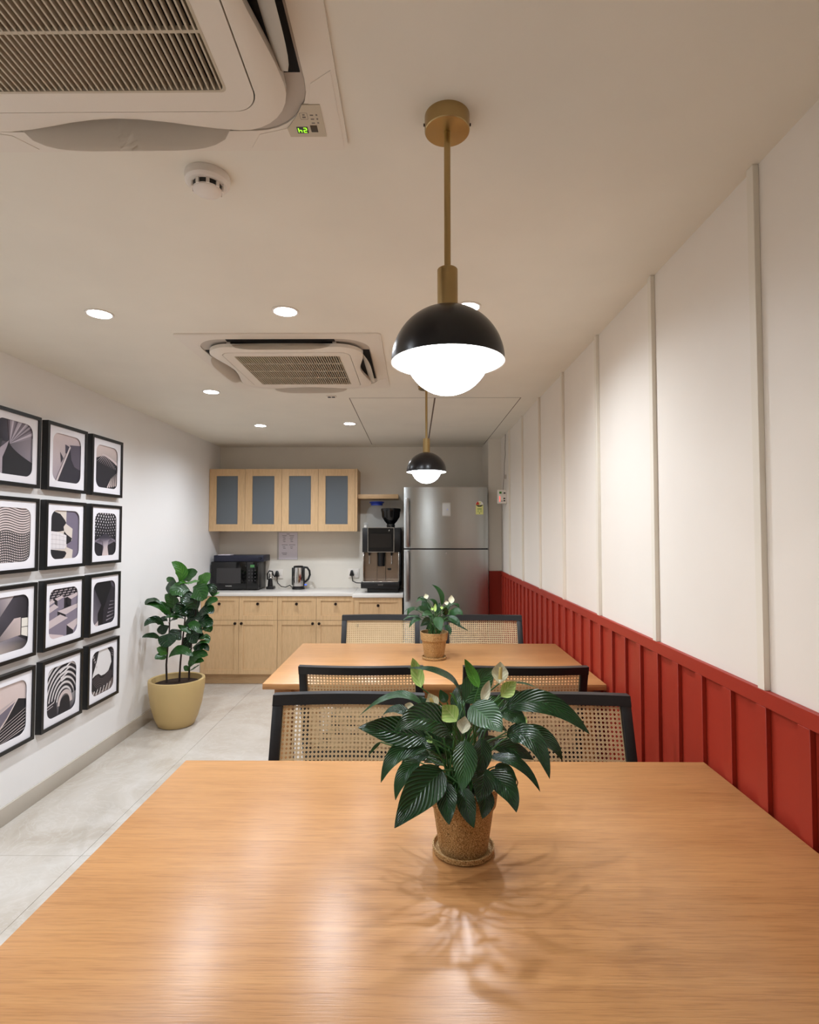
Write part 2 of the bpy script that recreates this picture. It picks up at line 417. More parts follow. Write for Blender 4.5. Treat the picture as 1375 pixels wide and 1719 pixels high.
# ------------------------------------------------------------------ cane-back chairs
def make_chair():
    t = thing('cane_back_chair', 'chair', 'chair')
    W, TOP, SEAT = 0.478, 0.90, 0.455
    lean = 0.28
    def by(x, z, hw=W/2):       # y of the back surface
        return 0.21 + lean * max(0, z - 0.45) + 0.020 * (1 - (x / hw) ** 2)
    def hw(z): return W / 2 + 0.004 * (TOP - z)
    # seat frame and woven seat
    o = rrect(0, -0.005, 0.23, 0.225, 0.03); i_ = rrect(0, -0.005, 0.185, 0.18, 0.02)
    B().ring(o, i_, SEAT - 0.045, SEAT).obj('seat_frame', M['black_wood'], t)
    B().prism(rrect(0, -0.005, 0.184, 0.179, 0.02), SEAT - 0.012, SEAT - 0.004).obj('seat', M['cane'], t)
    for s in (-1, 1):
        B().hexa([(s*0.205-0.016,-0.215,0),(s*0.205+0.016,-0.215,0),(s*0.205+0.016,-0.183,0),(s*0.205-0.016,-0.183,0),
                  (s*0.205-0.02,-0.222,SEAT-0.045),(s*0.205+0.02,-0.222,SEAT-0.045),(s*0.205+0.02,-0.18,SEAT-0.045),(s*0.205-0.02,-0.18,SEAT-0.045)], 0.003).obj('leg', M['black_wood'], t)
        B().hexa([(s*0.21-0.016,0.235,0),(s*0.21+0.016,0.235,0),(s*0.21+0.016,0.27,0),(s*0.21-0.016,0.27,0),
                  (s*0.224-0.0155,0.19,0.47),(s*0.224+0.0155,0.19,0.47),(s*0.224+0.0155,0.23,0.47),(s*0.224-0.0155,0.23,0.47)], 0.003).obj('leg', M['black_wood'], t)
    # curved rails and stiles of the back
    d = 0.0135
    def rail(z0, z1, name):
        b = B(); n = 12; rows = []
        for k in range(n + 1):
            x = -1 + 2 * k / n
            r = []
            for z, o_ in ((z0, -d), (z1, -d), (z1, d), (z0, d)):
                X = x * (hw(z) - 0.0); r.append(b.bm.verts.new((X, by(X, z, hw(z)) + o_, z)))
            rows.append(r)
        for a, c_ in zip(rows, rows[1:]):
            for q in range(4): b.bm.faces.new((a[q], a[(q+1) % 4], c_[(q+1) % 4], c_[q]))
        b.bm.faces.new(rows[0]); b.bm.faces.new(rows[-1])
        bmesh.ops.bevel(b.bm, geom=[e for e in b.bm.edges if len(e.link_faces) == 2 and e.calc_face_angle(0) > 1.0], offset=0.003, segments=2, affect='EDGES')
        return b.obj(name, M['black_wood'], t)
    d = 0.0155; rail(TOP - 0.031, TOP, 'top_rail'); d = 0.0135; rail(0.52, 0.55, 'lower_rail')
    for s in (-1, 1):
        b = B(); pts = []
        for z, a in ((0.46, 0), (TOP - 0.030, 1)):
            xo, xi = s * hw(z), s * (hw(z) - 0.030)
            ya = by(xo, z, hw(z)); yi = by(xi, z, hw(z))
            pts += [(xo, ya - d, z), (xi, yi - d, z), (xi, yi + d, z), (xo, ya + d, z)]
        b.hexa(pts, 0.002).obj('back_stile', M['black_wood'], t)
    # cane: paired uprights, paired cross strands and two sets of diagonals leave eight-sided holes
    p = 0.0123; sw = 0.0021
    z0, z1 = 0.548, TOP - 0.031
    b = B()
    def pt(x, z, o_): return (x, by(x, z, hw(z)) + o_, z)
    def inside(x, z): return abs(x) <= hw(z) - 0.028
    def strand(xa, za, xb, zb, o_, wdt, n):
        dx, dz = xb - xa, zb - za; L = math.hypot(dx, dz)
        if L < 0.004: return
        nx, nz = -dz / L * wdt / 2, dx / L * wdt / 2
        n = max(1, int(n * L / 0.42))
        b.sheet([[pt(xa + dx*k/n + nx, za + dz*k/n + nz, o_), pt(xa + dx*k/n - nx, za + dz*k/n - nz, o_)] for k in range(n + 1)])
    nx_ = int(0.215 / p)
    for i in range(-nx_, nx_ + 1):
        for q in (-0.0014, 0.0014):
            x = i * p + q
            if inside(x, z1): strand(x, z0, x, z1, -0.0006, sw, 4)
    nz_ = int((z1 - z0) / p)
    for j in range(nz_ + 1):
        for q in (-0.0014, 0.0014):
            z = z0 + 0.004 + j * p + q; xm = hw(z) - 0.028
            strand(-xm, z, xm, z, 0.0, sw, 14)
    Zc = z0 + 0.004; xm = W / 2 - 0.028
    for ii in range(-nx_ - nz_ - 1, nx_ + nz_ + 2):
        i = ii + 0.5
        for s in (-1, 1):
            # x = i*p + s*(z-Zc)
            za, zb = z0, z1
            lo = ( -xm - i * p) * s + Zc; hi = (xm - i * p) * s + Zc
            if lo > hi: lo, hi = hi, lo
            za, zb = max(za, lo), min(zb, hi)
            if zb - za > 0.004:
                strand(i*p + s*(za-Zc), za, i*p + s*(zb-Zc), zb, 0.0006 * (1 if s > 0 else 1.6), 0.0017, 10)
    cp = b.obj('cane_panel', M['cane'], t, smooth=False, normals=False, kind='stuff')
    cp['label'] = 'natural woven cane panel with eight-sided holes'
    return t
ch0 = make_chair()
spots = [(-0.207, 1.440, 0, 'black cane-back chair tucked under large-lily table, farther from the red wainscot'),
         (0.437, 1.440, 0, 'black cane-back chair tucked under large-lily table, beside the red wainscot'),
         (-0.206, 2.484, pi, 'black cane-back chair with its back to the large-lily table, farther from red wall'),
         (0.425, 2.484, pi, 'black cane-back chair with its back to the large-lily table, beside red wall'),
         (-0.208, 3.110, 0, 'black cane-back chair between small-lily table and the kitchen drawers'),
         (0.420, 3.110, 0, 'black cane-back chair between small-lily table and the steel fridge')]
for i, (x, y, rz, lab) in enumerate(spots):
    o = ch0 if i == 0 else copy_tree(ch0)
    o.location = (x, y, 0); o.rotation_euler.z = rz; o['label'] = lab; o['group'] = 'cane-back chairs round the two tables'

# ------------------------------------------------------------------ plants
def leaf(name, A, Mid, T, width, nrm, m, parent, prof='lance', fold=0.25, ripple=0.0, nu=6, nv=14, curl=0.0):
    A, Mid, T = Vector(A), Vector(Mid), Vector(T); C = 2 * Mid - 0.5 * (A + T)
    off = origin_of(parent); nrm = Vector(nrm)
    verts, uvs, faces = [], [], []
    for k in range(nv + 1):
        t = k / nv
        c = (1-t)**2 * A + 2*t*(1-t) * C + t*t * T
        d = (2*(1-t)*(C - A) + 2*t*(T - C)).normalized()
        s = d.cross(nrm)
        if s.length < 0.05: s = d.cross(nrm + Vector((0.3, 0.2, 0.1)))
        s.normalize(); n = s.cross(d)
        if prof == 'lance': ww = sin(pi * min(1, t) ** 0.8) ** 0.8 * (1.05 - 0.25 * t) if 0 < t < 1 else 0
        elif prof == 'fiddle': ww = (0.32 * sin(pi * min(1, t * 1.4)) ** 2 * (1 if t < 0.71 else 0) + sin(pi * t ** 1.35) ** 0.62) / 1.05 if 0 < t < 1 else 0
        else: ww = 0.86 * sin(pi * t ** 0.72) ** 0.68 if 0 < t < 1 else 0
        ww = max(ww, 0.012)
        for q in range(nu + 1):
            u = -1 + 2 * q / nu
            h = fold * abs(u) ** 1.3 * ww * width / 2 + ripple * width * sin(t * 17 + (1.7 if u > 0 else 0)) * u * u
            if curl: h -= curl * width * u * u * sin(pi * t)
            verts.append(c + s * (u * ww * width / 2) + n * h - off); uvs.append((q / nu, t))
    for k in range(nv):
        for q in range(nu):
            a = k * (nu + 1) + q; faces.append((a, a + 1, a + nu + 2, a + nu + 1))
    me = bpy.data.meshes.new(name); me.from_pydata([tuple(v) for v in verts], [], faces)
    uv = me.uv_layers.new(name='UVMap')
    for l in me.loops: uv.data[l.index].uv = uvs[l.vertex_index]
    for p_ in me.polygons: p_.use_smooth = True
    me.materials.append(m)
    return link(name, me, parent)

def stem(parent, P0, P1, r, m, name='stem', bow=0.3):
    P0, P1 = Vector(P0), Vector(P1)
    mid = Vector((P0.x + (P1.x - P0.x) * bow, P0.y + (P1.y - P0.y) * bow, P0.z + (P1.z - P0.z) * 0.62))
    C = 2 * mid - 0.5 * (P0 + P1)
    pts = [(1-t)**2 * P0 + 2*t*(1-t) * C + t*t * P1 for t in [k / 6 for k in range(7)]]
    return B().tube(pts, r, 6, r * 0.7).obj(name, m, parent)

def lily_pot(parent, c):
    x, y, z = c
    B().lathe([(0, 0), (0.054, 0), (0.0605, 0.003), (0.0615, 0.012), (0.0585, 0.0125), (0.056, 0.005), (0, 0.005)], (x, y, z), 40).obj('saucer', M['cork'], parent)
    B().lathe([(0, 0.005), (0.047, 0.005), (0.0485, 0.008), (0.061, 0.092), (0.0605, 0.0925), (0.0655, 0.0935), (0.070, 0.131), (0.0695, 0.133), (0.0655, 0.133), (0.064, 0.112), (0, 0.112)], (x, y, z), 40).obj('pot', M['cork'], parent)
    B().lathe([(0, 0.121), (0.05, 0.119), (0.0635, 0.115), (0.0635, 0.1125), (0, 0.1125)], (x, y, z), 24).obj('soil', M['soil'], parent)

# --- the large lily: leaves traced as base, bend, tip (crop pixels), blade width, depth of base/tip
LX, LY, LZ = 0.0965, 1.124, 0.784
big = thing('peace_lily', '', 'potted plant', (LX, LY, LZ))
big['label'] = 'large flowering peace lily with drooping glossy leaves beneath the large pendant lamp'
lily_pot(big, (LX, LY, LZ))
ZS = 3.1977
def zp(zx, zy, dy): return at(580 + zx / ZS, 1080 + zy / ZS, LY + dy)
def zw(px): return px / ZS / FPX * LY
UP = (0, -0.75, 0.65); FR = (0, -1, 0.15); TP = (0, -0.35, 0.93)
LV = [((430,500),(255,475),(68,452),172,.01,-.06,UP,'a'), ((410,330),(265,280),(78,385),70,.05,.07,TP,'b'),
      ((572,478),(425,405),(262,472),175,-.03,-.10,UP,'a'), ((625,325),(545,180),(335,132),95,.03,-.02,TP,'a'),
      ((640,320),(715,215),(805,140),170,.06,.12,FR,'b'), ((672,335),(760,398),(842,476),165,-.05,-.12,(0,-.8,.6),'b'),
      ((835,365),(910,390),(968,452),100,.0,-.03,UP,'b'), ((865,345),(1080,325),(1312,488),135,.0,-.04,(-.1,-.75,.65),'a'),
      ((850,300),(930,300),(1010,378),90,.05,.08,UP,'a'), ((865,495),(1000,520),(1097,728),130,-.02,-.10,(.25,-.85,.5),'a'),
      ((890,490),(1060,505),(1165,632),115,.03,.02,(.2,-.7,.7),'a'), ((790,550),(900,570),(1012,625),100,.02,.03,UP,'a'),
      ((775,612),(930,650),(1046,798),70,-.02,-.06,(0,-.6,.8),'a'), ((800,662),(870,695),(913,772),72,-.02,-.05,UP,'b'),
      ((765,690),(865,780),(918,908),120,-.04,-.09,(.2,-.9,.4),'a'), ((645,520),(638,655),(625,798),128,-.07,-.13,FR,'b'),
      ((728,510),(730,615),(708,718),104,-.05,-.09,(.2,-1,.15),'a'), ((745,670),(735,760),(708,852),128,-.05,-.09,FR,'a'),
      ((752,780),(748,860),(735,942),98,-.06,-.09,(.25,-1,.1),'a'), ((632,770),(655,880),(690,992),100,-.06,-.10,(-.1,-1,.1),'a'),
      ((540,742),(545,860),(557,974),108,-.06,-.11,(-.1,-1,.1),'a'), ((522,682),(405,800),(263,992),190,-.05,-.12,(-.25,-.9,.35),'a'),
      ((435,565),(290,585),(190,748),112,-.01,-.05,(-.2,-.7,.7),'b'), ((400,640),(315,705),(268,842),95,.02,-.01,(-.4,-.8,.4),'b'),
      ((450,600),(370,605),(300,648),88,.03,.04,UP,'a'), ((345,390),(270,355),(200,385),80,.06,.08,TP,'a'),
      ((190,530),(155,560),(122,605),20,.08,.08,FR,'b'), ((545,315),(525,285),(508,248),55,.03,.04,FR,'b'),
      ((905,210),(975,220),(1042,248),26,.06,.09,TP,'b'), ((710,340),(790,320),(862,325),90,.05,.07,UP,'b'),
      ((490,390),(440,340),(398,280),80,.05,.08,FR,'a'), ((560,560),(500,600),(420,640),90,.06,.1,UP,'a'),
      ((700,560),(800,540),(880,600),90,.07,.12,UP,'a'), ((690,480),(760,430),(870,470),100,.05,.1,UP,'a'),
      ((600,520),(540,560),(480,690),85,.03,.06,(-.3,-.9,.3),'a'), ((600,330),(575,285),(560,270),40,.03,.02,TP,'c'),
      ((640,420),(600,300),(640,215),90,.09,.16,FR,'a'), ((760,420),(900,330),(980,290),90,.1,.17,UP,'a'),
      ((560,430),(440,400),(330,430),90,.1,.16,UP,'a'), ((690,640),(640,700),(660,800),80,.04,.05,FR,'a'), ((530,590),(450,520),(370,530),120,.05,.06,UP,'a'), ((560,640),(480,600),(430,580),90,.04,.08,FR,'b')]
MM = {'a': 'lily_leaf', 'b': 'lily_leaf_b', 'c': 'lily_young'}
for i, (a, b, c_, wd, d0, d1, nr, mk) in enumerate(LV):
    A = zp(*a, d0); T = zp(*c_, d1); Md = zp(*b, (d0 + d1) / 2)
    leaf('leaf', A, Md, T, zw(wd), nr, M[MM[mk]], big, 'lance', 0.22, 0.012, 8, 18)
    ang = i * 2.4
    stem(big, (LX + 0.028 * cos(ang), LY + 0.028 * sin(ang), LZ + 0.115), A, 0.0021, M['stem'])
wl = B().tube([zp(800, 690, 0), zp(865, 678, -.01), zp(905, 700, -.02), zp(925, 745, -.02), zp(912, 800, -.02), zp(925, 852, -.02)], 0.0018, 5, 0.0008)
wl.obj('withered_leaf', M['withered'], big)
# flowers: base, tip, width, depth, kind, spadix
FL = [((406,238),(360,78),82,.02,'g',0), ((826,215),(832,98),104,-.01,'w',1), ((835,288),(916,205),92,-.02,'g',0),
      ((738,322),(772,198),58,-.03,'w',0), ((484,356),(446,268),84,-.03,'w',1), ((598,420),(520,332),118,-.05,'g',0),
      ((628,486),(642,390),82,-.07,'w',0), ((374,352),(318,328),42,.02,'w',0), ((420,500),(365,470),46,.03,'g',0),
      ((955,440),(970,392),40,.05,'g',0), ((716,238),(640,84),66,.0,'y',0), ((465,535),(440,505),44,.02,'g',0)]
for i, (a, c_, wd, d0, kd, sx) in enumerate(FL):
    A, T = zp(*a, d0), zp(*c_, d0 + 0.012); Md = (A + T) / 2 + Vector((0, 0.008, 0))
    f = leaf('spathe' if kd != 'y' else 'leaf', A, Md, T, zw(wd), (0, -1, 0.1), M[{'g': 'spathe_green', 'w': 'spathe_white', 'y': 'lily_young'}[kd]], big, 'spathe', 0.6, 0.01, 8, 12)
    ang = i * 1.7 + 0.5
    stem(big, (LX + 0.02 * cos(ang), LY + 0.02 * sin(ang), LZ + 0.115), A, 0.002, M['stem'])
    if sx:
        d = (T - A); P = A + d * 0.22 + Vector((0, -0.006, 0)); Q = A + d * 0.78 + Vector((0, -0.008, 0))
        B().tube([P, P + (Q - P) * 0.1, P + (Q - P) * 0.5, P + (Q - P) * 0.9, Q], 0.0042, 8, 0.003).obj('spadix', M['spadix'], f)

# --- the smaller lily on the other table
SX, SY = 0.0975, 2.785
sm = thing('peace_lily', '', 'potted plant', (SX, SY, LZ))
sm['label'] = 'smaller peace lily with one tall upright leaf, on the table nearer the fridge'
lily_pot(sm, (SX, SY, LZ))
def sp_(zx, zy, dy): return at(660 + zx / 9.821, 970 + zy / 9.821, SY + dy)
def sw_(px): return px / 9.821 / FPX * SY
LV2 = [((800,460),(780,250),(640,112),105,.0,.0,(.5,-.8,.2),'b'), ((640,640),(500,520),(370,540),150,.0,-.06,UP,'a'),
       ((560,440),(480,360),(370,400),110,.02,-.02,TP,'b'), ((560,400),(480,340),(400,345),90,.05,.08,FR,'a'),
       ((600,560),(530,450),(480,380),150,.04,.06,FR,'a'), ((690,500),(680,400),(590,355),90,.02,.0,UP,'b'),
       ((360,520),(280,530),(235,630),80,.0,-.02,UP,'b'), ((400,500),(280,500),(172,580),50,.03,.03,TP,'b'),
       ((440,640),(280,640),(155,710),60,.0,-.03,TP,'b'), ((470,690),(350,700),(262,830),85,-.02,-.06,UP,'b'),
       ((640,600),(560,590),(470,640),120,-.05,-.1,UP,'b'), ((610,690),(540,720),(450,800),130,-.03,-.07,FR,'a'),
       ((760,640),(750,750),(800,890),170,-.06,-.12,(0,-.8,.6),'b'), ((860,780),(920,850),(940,945),95,-.02,-.07,(.2,-.9,.3),'a'),
       ((850,620),(860,540),(840,460),110,.02,.0,FR,'a'), ((880,520),(950,440),(1060,440),100,.02,.02,TP,'b'),
       ((1000,440),(1060,450),(1085,510),60,.03,.03,UP,'b'), ((930,640),(1050,560),(1150,620),160,.0,-.03,UP,'b'),
       ((900,640),(1020,700),(1110,790),130,-.02,-.07,UP,'a'), ((920,700),(1080,790),(1250,880),70,.0,-.03,TP,'a'),
       ((880,600),(960,560),(1000,530),90,.04,.05,UP,'c'), ((700,600),(740,500),(770,410),110,.05,.08,FR,'a'),
       ((760,700),(840,680),(960,740),110,.04,.06,UP,'a'), ((640,760),(600,800),(540,850),90,.02,.02,FR,'a'),
       ((700,720),(640,640),(560,560),110,.06,.1,FR,'a'), ((820,560),(900,480),(920,420),90,.06,.1,FR,'a')]
for i, (a, b, c_, wd, d0, d1, nr, mk) in enumerate(LV2):
    A = sp_(*a, d0); T = sp_(*c_, d1); Md = sp_(*b, (d0 + d1) / 2)
    leaf('leaf', A, Md, T, sw_(wd), nr, M[MM[mk]], sm, 'lance', 0.2, 0.012, 6, 12)
    ang = i * 2.4
    stem(sm, (SX + 0.028 * cos(ang), SY + 0.028 * sin(ang), LZ + 0.115), A, 0.002, M['stem'])
for i, (a, c_, wd, d0, kd) in enumerate([((560,350),(528,262),95,.0,'w'), ((960,425),(962,285),115,-.01,'w'), ((890,450),(870,375),85,-.02,'w'),
                                  ((690,560),(695,420),60,-.04,'g'), ((800,520),(802,460),60,-.03,'g'), ((650,540),(635,480),50,-.02,'g')]):
    A, T = sp_(*a, d0), sp_(*c_, d0 + 0.01); Md = (A + T) / 2 + Vector((0, 0.008, 0))
    leaf('spathe', A, Md, T, sw_(wd), (0, -1, 0.1), M['spathe_white' if kd == 'w' else 'spathe_green'], sm, 'spathe', 0.55, 0.01, 6, 10)
    stem(sm, (SX + 0.02 * cos(i * 2), SY + 0.02 * sin(i * 2), LZ + 0.115), A, 0.002, M['stem'])

# --- fiddle-leaf fig in the corner
FX, FY = -1.752, 4.11
fig = thing('fiddle_leaf_fig', 'fiddle-leaf fig with broad leaves on three stems in a round mustard floor pot', 'potted plant', (FX, FY, 0))
B().lathe([(0, 0), (0.115, 0), (0.125, 0.006), (0.150, 0.06), (0.178, 0.16), (0.193, 0.26), (0.197, 0.325), (0.195, 0.336), (0.186, 0.339), (0.175, 0.335), (0.17, 0.31), (0.165, 0.27), (0, 0.27)], (FX, FY, 0), 48).obj('pot', M['fig_pot'], fig)
B().lathe([(0, 0.305), (0.1, 0.302), (0.168, 0.296), (0.168, 0.272), (0, 0.272)], (FX, FY, 0), 32).obj('soil', M['soil'], fig)
def fp(zx, zy, dy): return at(220 + zx / 5.372, 920 + zy / 5.372, FY + dy)
def fw(px): return px / 5.372 / FPX * FY
for pts in ([(322,1212,.0),(318,1050,.0),(330,900,-.02),(345,760,-.02),(350,600,0),(380,430,0)],
            [(435,1205,.03),(445,1030,.03),(462,860,.02),(480,700,.02),(500,500,.02),(470,320,.02)],
            [(522,1190,.06),(525,1080,.06),(545,860,.05),(575,650,.04),(600,450,.04),(610,330,.04)]):
    B().tube([fp(*p) for p in pts], 0.0075, 7, 0.004).obj('trunk', M['bark'], fig)
FV = [((430,315),(455,205),(365,125),105,0,-.03,(.3,-.9,.1),'c'), ((470,300),(520,245),(600,215),120,.02,0,(-.1,-.9,.3),'b'),
      ((590,350),(650,300),(718,228),130,.02,-.05,(-.3,-.9,.2),'c'), ((520,330),(470,310),(430,330),70,.0,-.05,TP,'c'),
      ((470,320),(560,310),(610,300),80,.0,-.04,TP,'c'), ((420,330),(350,285),(320,290),60,.03,.04,UP,'b'),
      ((430,390),(360,340),(345,420),110,-.01,-.05,(-.5,-.7,.3),'a'), ((530,380),(430,380),(370,430),150,-.03,-.09,(0,-.9,.4),'b'),
      ((400,560),(370,480),(305,418),105,-.03,-.08,(.2,-.9,.3),'b'), ((560,350),(620,400),(640,480),170,-.04,-.1,(.1,-.95,.2),'b'),
      ((660,340),(730,370),(735,440),90,.02,.02,(.5,-.8,.2),'a'), ((740,430),(770,415),(798,402),50,.02,.02,TP,'c'),
      ((660,520),(720,480),(785,470),90,.0,-.03,UP,'b'), ((600,560),(540,480),(440,470),150,-.05,-.1,(0,-.85,.5),'a'),
      ((560,560),(480,540),(370,560),150,-.03,-.08,(0,-.8,.6),'a'), ((590,620),(680,560),(740,590),110,-.02,-.06,UP,'a'),
      ((640,560),(700,540),(740,560),80,.03,.03,UP,'b'), ((360,610),(260,520),(122,508),105,-.05,-.15,(-.2,-.6,.75),'b'),
      ((300,520),(200,470),(125,510),90,-.06,-.15,TP,'a'), ((480,640),(380,610),(300,640),90,-.05,-.08,TP,'b'),
      ((300,700),(210,650),(118,705),90,-.05,-.16,UP,'a'), ((330,660),(290,640),(270,660),60,.02,.02,UP,'a'),
      ((350,700),(280,740),(250,770),90,.02,.02,FR,'a'), ((340,680),(370,650),(420,640),80,-.04,-.06,TP,'b'),
      ((270,815),(190,790),(98,805),65,-.06,-.17,UP,'a'), ((350,770),(330,830),(320,900),165,-.05,-.1,(0,-.9,.35),'a'),
      ((460,740),(400,790),(370,830),130,-.02,-.06,FR,'a'), ((420,690),(480,730),(540,770),70,-.03,-.05,TP,'b'),
      ((510,690),(570,700),(640,770),90,-.04,-.07,UP,'b'), ((590,710),(660,670),(735,700),130,-.02,-.06,UP,'a'),
      ((640,740),(690,720),(715,760),90,.0,-.01,UP,'b'), ((560,720),(560,790),(590,860),120,-.02,-.05,FR,'a'),
      ((600,840),(660,800),(708,850),80,.0,-.03,TP,'b'), ((540,920),(630,850),(705,860),60,-.02,-.05,TP,'b'),
      ((570,940),(640,880),(702,930),75,-.01,-.04,UP,'a'), ((340,990),(440,920),(560,975),90,-.05,-.08,(0,-.8,.6),'b'),
      ((325,960),(290,930),(232,900),85,-.02,-.05,UP,'c'), ((325,980),(270,980),(215,1000),90,-.03,-.10,UP,'b'),
      ((540,1060),(590,970),(695,968),110,.0,-.04,UP,'b'), ((530,1080),(560,1020),(660,1020),90,.0,-.03,UP,'b'),
      ((520,1110),(500,1085),(475,1065),50,.03,.02,UP,'b'), ((530,1105),(570,1085),(618,1052),40,.03,.02,TP,'b'),
      ((500,480),(520,420),(540,390),120,.05,.08,FR,'a'), ((600,640),(560,600),(520,560),130,.05,.08,FR,'a'),
      ((540,800),(510,850),(500,930),100,.05,.07,FR,'a'), ((380,460),(360,520),(340,560),90,.05,.07,FR,'a'),
      ((500,620),(450,560),(390,500),110,.0,-.03,FR,'a'), ((520,460),(600,440),(690,450),110,.0,-.02,UP,'a'), ((560,640),(640,620),(700,640),90,.02,.0,UP,'a'),
      ((480,720),(540,680),(590,690),100,.0,-.02,FR,'a'), ((540,780),(600,780),(660,820),90,.02,.02,FR,'a'), ((400,620),(330,570),(290,560),80,.02,.02,UP,'a'),
      ((440,440),(400,420),(350,470),100,.03,.02,FR,'a'), ((560,900),(600,900),(660,900),80,.03,.03,UP,'a'), ((560,430),(500,440),(450,480),110,.06,.06,FR,'a')]
FM = {'a': 'fig_leaf', 'b': 'fig_leaf_b', 'c': 'fig_leaf_c'}
for a, b, c_, wd, d0, d1, nr, mk in FV:
    leaf('leaf', fp(*a, d0), fp(*b, (d0 + d1) / 2), fp(*c_, d1), fw(wd) * 0.9, nr, M[FM[mk]], fig, 'fiddle', 0.14, 0.03, 6, 12)

# ------------------------------------------------------------------ pendant lamps
def pendant(x, y, label):
    t = thing('pendant_lamp', label, 'lamp', (x, y, H), 'dome pendant lamps over the tables')
    zr = 1.762; r = 0.1165
    B().lathe([(0, H), (0.047, H), (0.047, H - 0.031), (0.0455, H - 0.0325), (0, H - 0.0325)], (x, y, 0), 40).obj('ceiling_canopy', M['brass'], t)
    for s in (-1, 1):
        B().lathe([(0, 0), (0.003, 0), (0.003, 0.003), (0, 0.003)], (x + (0.0465 if s > 0 else -0.0495), y, H - 0.017), 10, 'X').obj('screw', M['knob'], t)
    B().lathe([(0, H - 0.03), (0.0068, H - 0.03), (0.0068, 1.94), (0, 1.94)], (x, y, 0), 20).obj('rod', M['brass'], t)
    B().lathe([(0, 1.958), (0.0195, 1.958), (0.0212, 1.956), (0.0212, 1.868), (0, 1.868)], (x, y, 0), 32).obj('socket_sleeve', M['brass'], t)
    prof = [(r * sin(a), zr + r * cos(a)) for a in [pi / 2 * k / 16 for k in range(17)]]
    prof[0] = (0.002, zr + r)
    dome = B().lathe(prof, (x, y, 0), 56).obj('dome_shade', M['dome_black'], t)
    r2 = r - 0.003
    prof = [(r2 * sin(a), zr + 0.0002 + r2 * cos(a)) for a in [pi / 2 * k / 16 for k in range(17)]]
    prof[0] = (0.002, zr + r2); prof.append((r, zr))
    B().lathe(prof, (x, y, 0), 56).obj('shade_lining', M['dome_white'], dome)
    gr = 0.088; gz = 1.784
    B().lathe([(gr * sin(a), gz + gr * cos(a)) for a in [pi * k / 22 for k in range(23)]], (x, y, 0), 40).obj('opal_globe', M['globe'], t)
    return t
pendant(0.0685, 1.13, 'black dome pendant lamp with opal globe above the large peace lily')
pendant(0.0695, 3.22, 'black dome pendant lamp hanging nearer the fridge, past the smaller peace lily')

# ------------------------------------------------------------------ recessed downlights
DL = [(-1.253, 2.163, 'recessed round downlight beside the framed prints, across from the one over the large table'),
      (-0.508, 2.145, 'recessed round downlight between the two cassette air conditioners'),
      (0.205, 2.109, 'recessed round downlight between the two pendant lamps, closest to the cream wall'),
      (-1.258, 3.389, 'recessed round downlight between the kitchen-side cassette unit and the picture wall'),
      (-1.256, 4.479, 'recessed round downlight above the kitchen floor near the fig plant'),
      (-0.520, 4.404, 'recessed round downlight beside the ceiling access hatch'),
      (-1.255, 0.90, 'unseen downlight added to brighten the picture wall, beside the cassette unit with the lit green display'),  # out of view; added to brighten the picture wall
      (-1.255, -0.40, 'unseen downlight added as fill light at the end of the room opposite the kitchen')]  # behind the camera, an extra lamp added for fill light
for x, y, lab in DL:
    t = thing('recessed_downlight', lab, 'light', (x, y, H), 'recessed ceiling downlights')
    B().lathe([(0.042, H - 0.0005), (0.053, H - 0.0005), (0.0535, H - 0.003), (0.051, H - 0.0045), (0.044, H - 0.0035)], (x, y, 0), 36).obj('trim_ring', M['white'], t)
    B().lathe([(0, H - 0.0035), (0.044, H - 0.0035), (0.044, H - 0.0005), (0, H - 0.0005)], (x, y, 0), 36).obj('diffuser', M['lamp'], t)
    ld = bpy.data.lights.new('downlight_beam', 'SPOT'); ld.energy = DOWNLIGHT_W; ld.color = (0.925, 1.0, 1.10)
    ld.spot_size = R(160); ld.spot_blend = 1.0; ld.shadow_soft_size = 0.035
    lo = bpy.data.objects.new('downlight_beam', ld); COL.objects.link(lo); lo.parent = t; lo.location = (0, 0, -0.008)

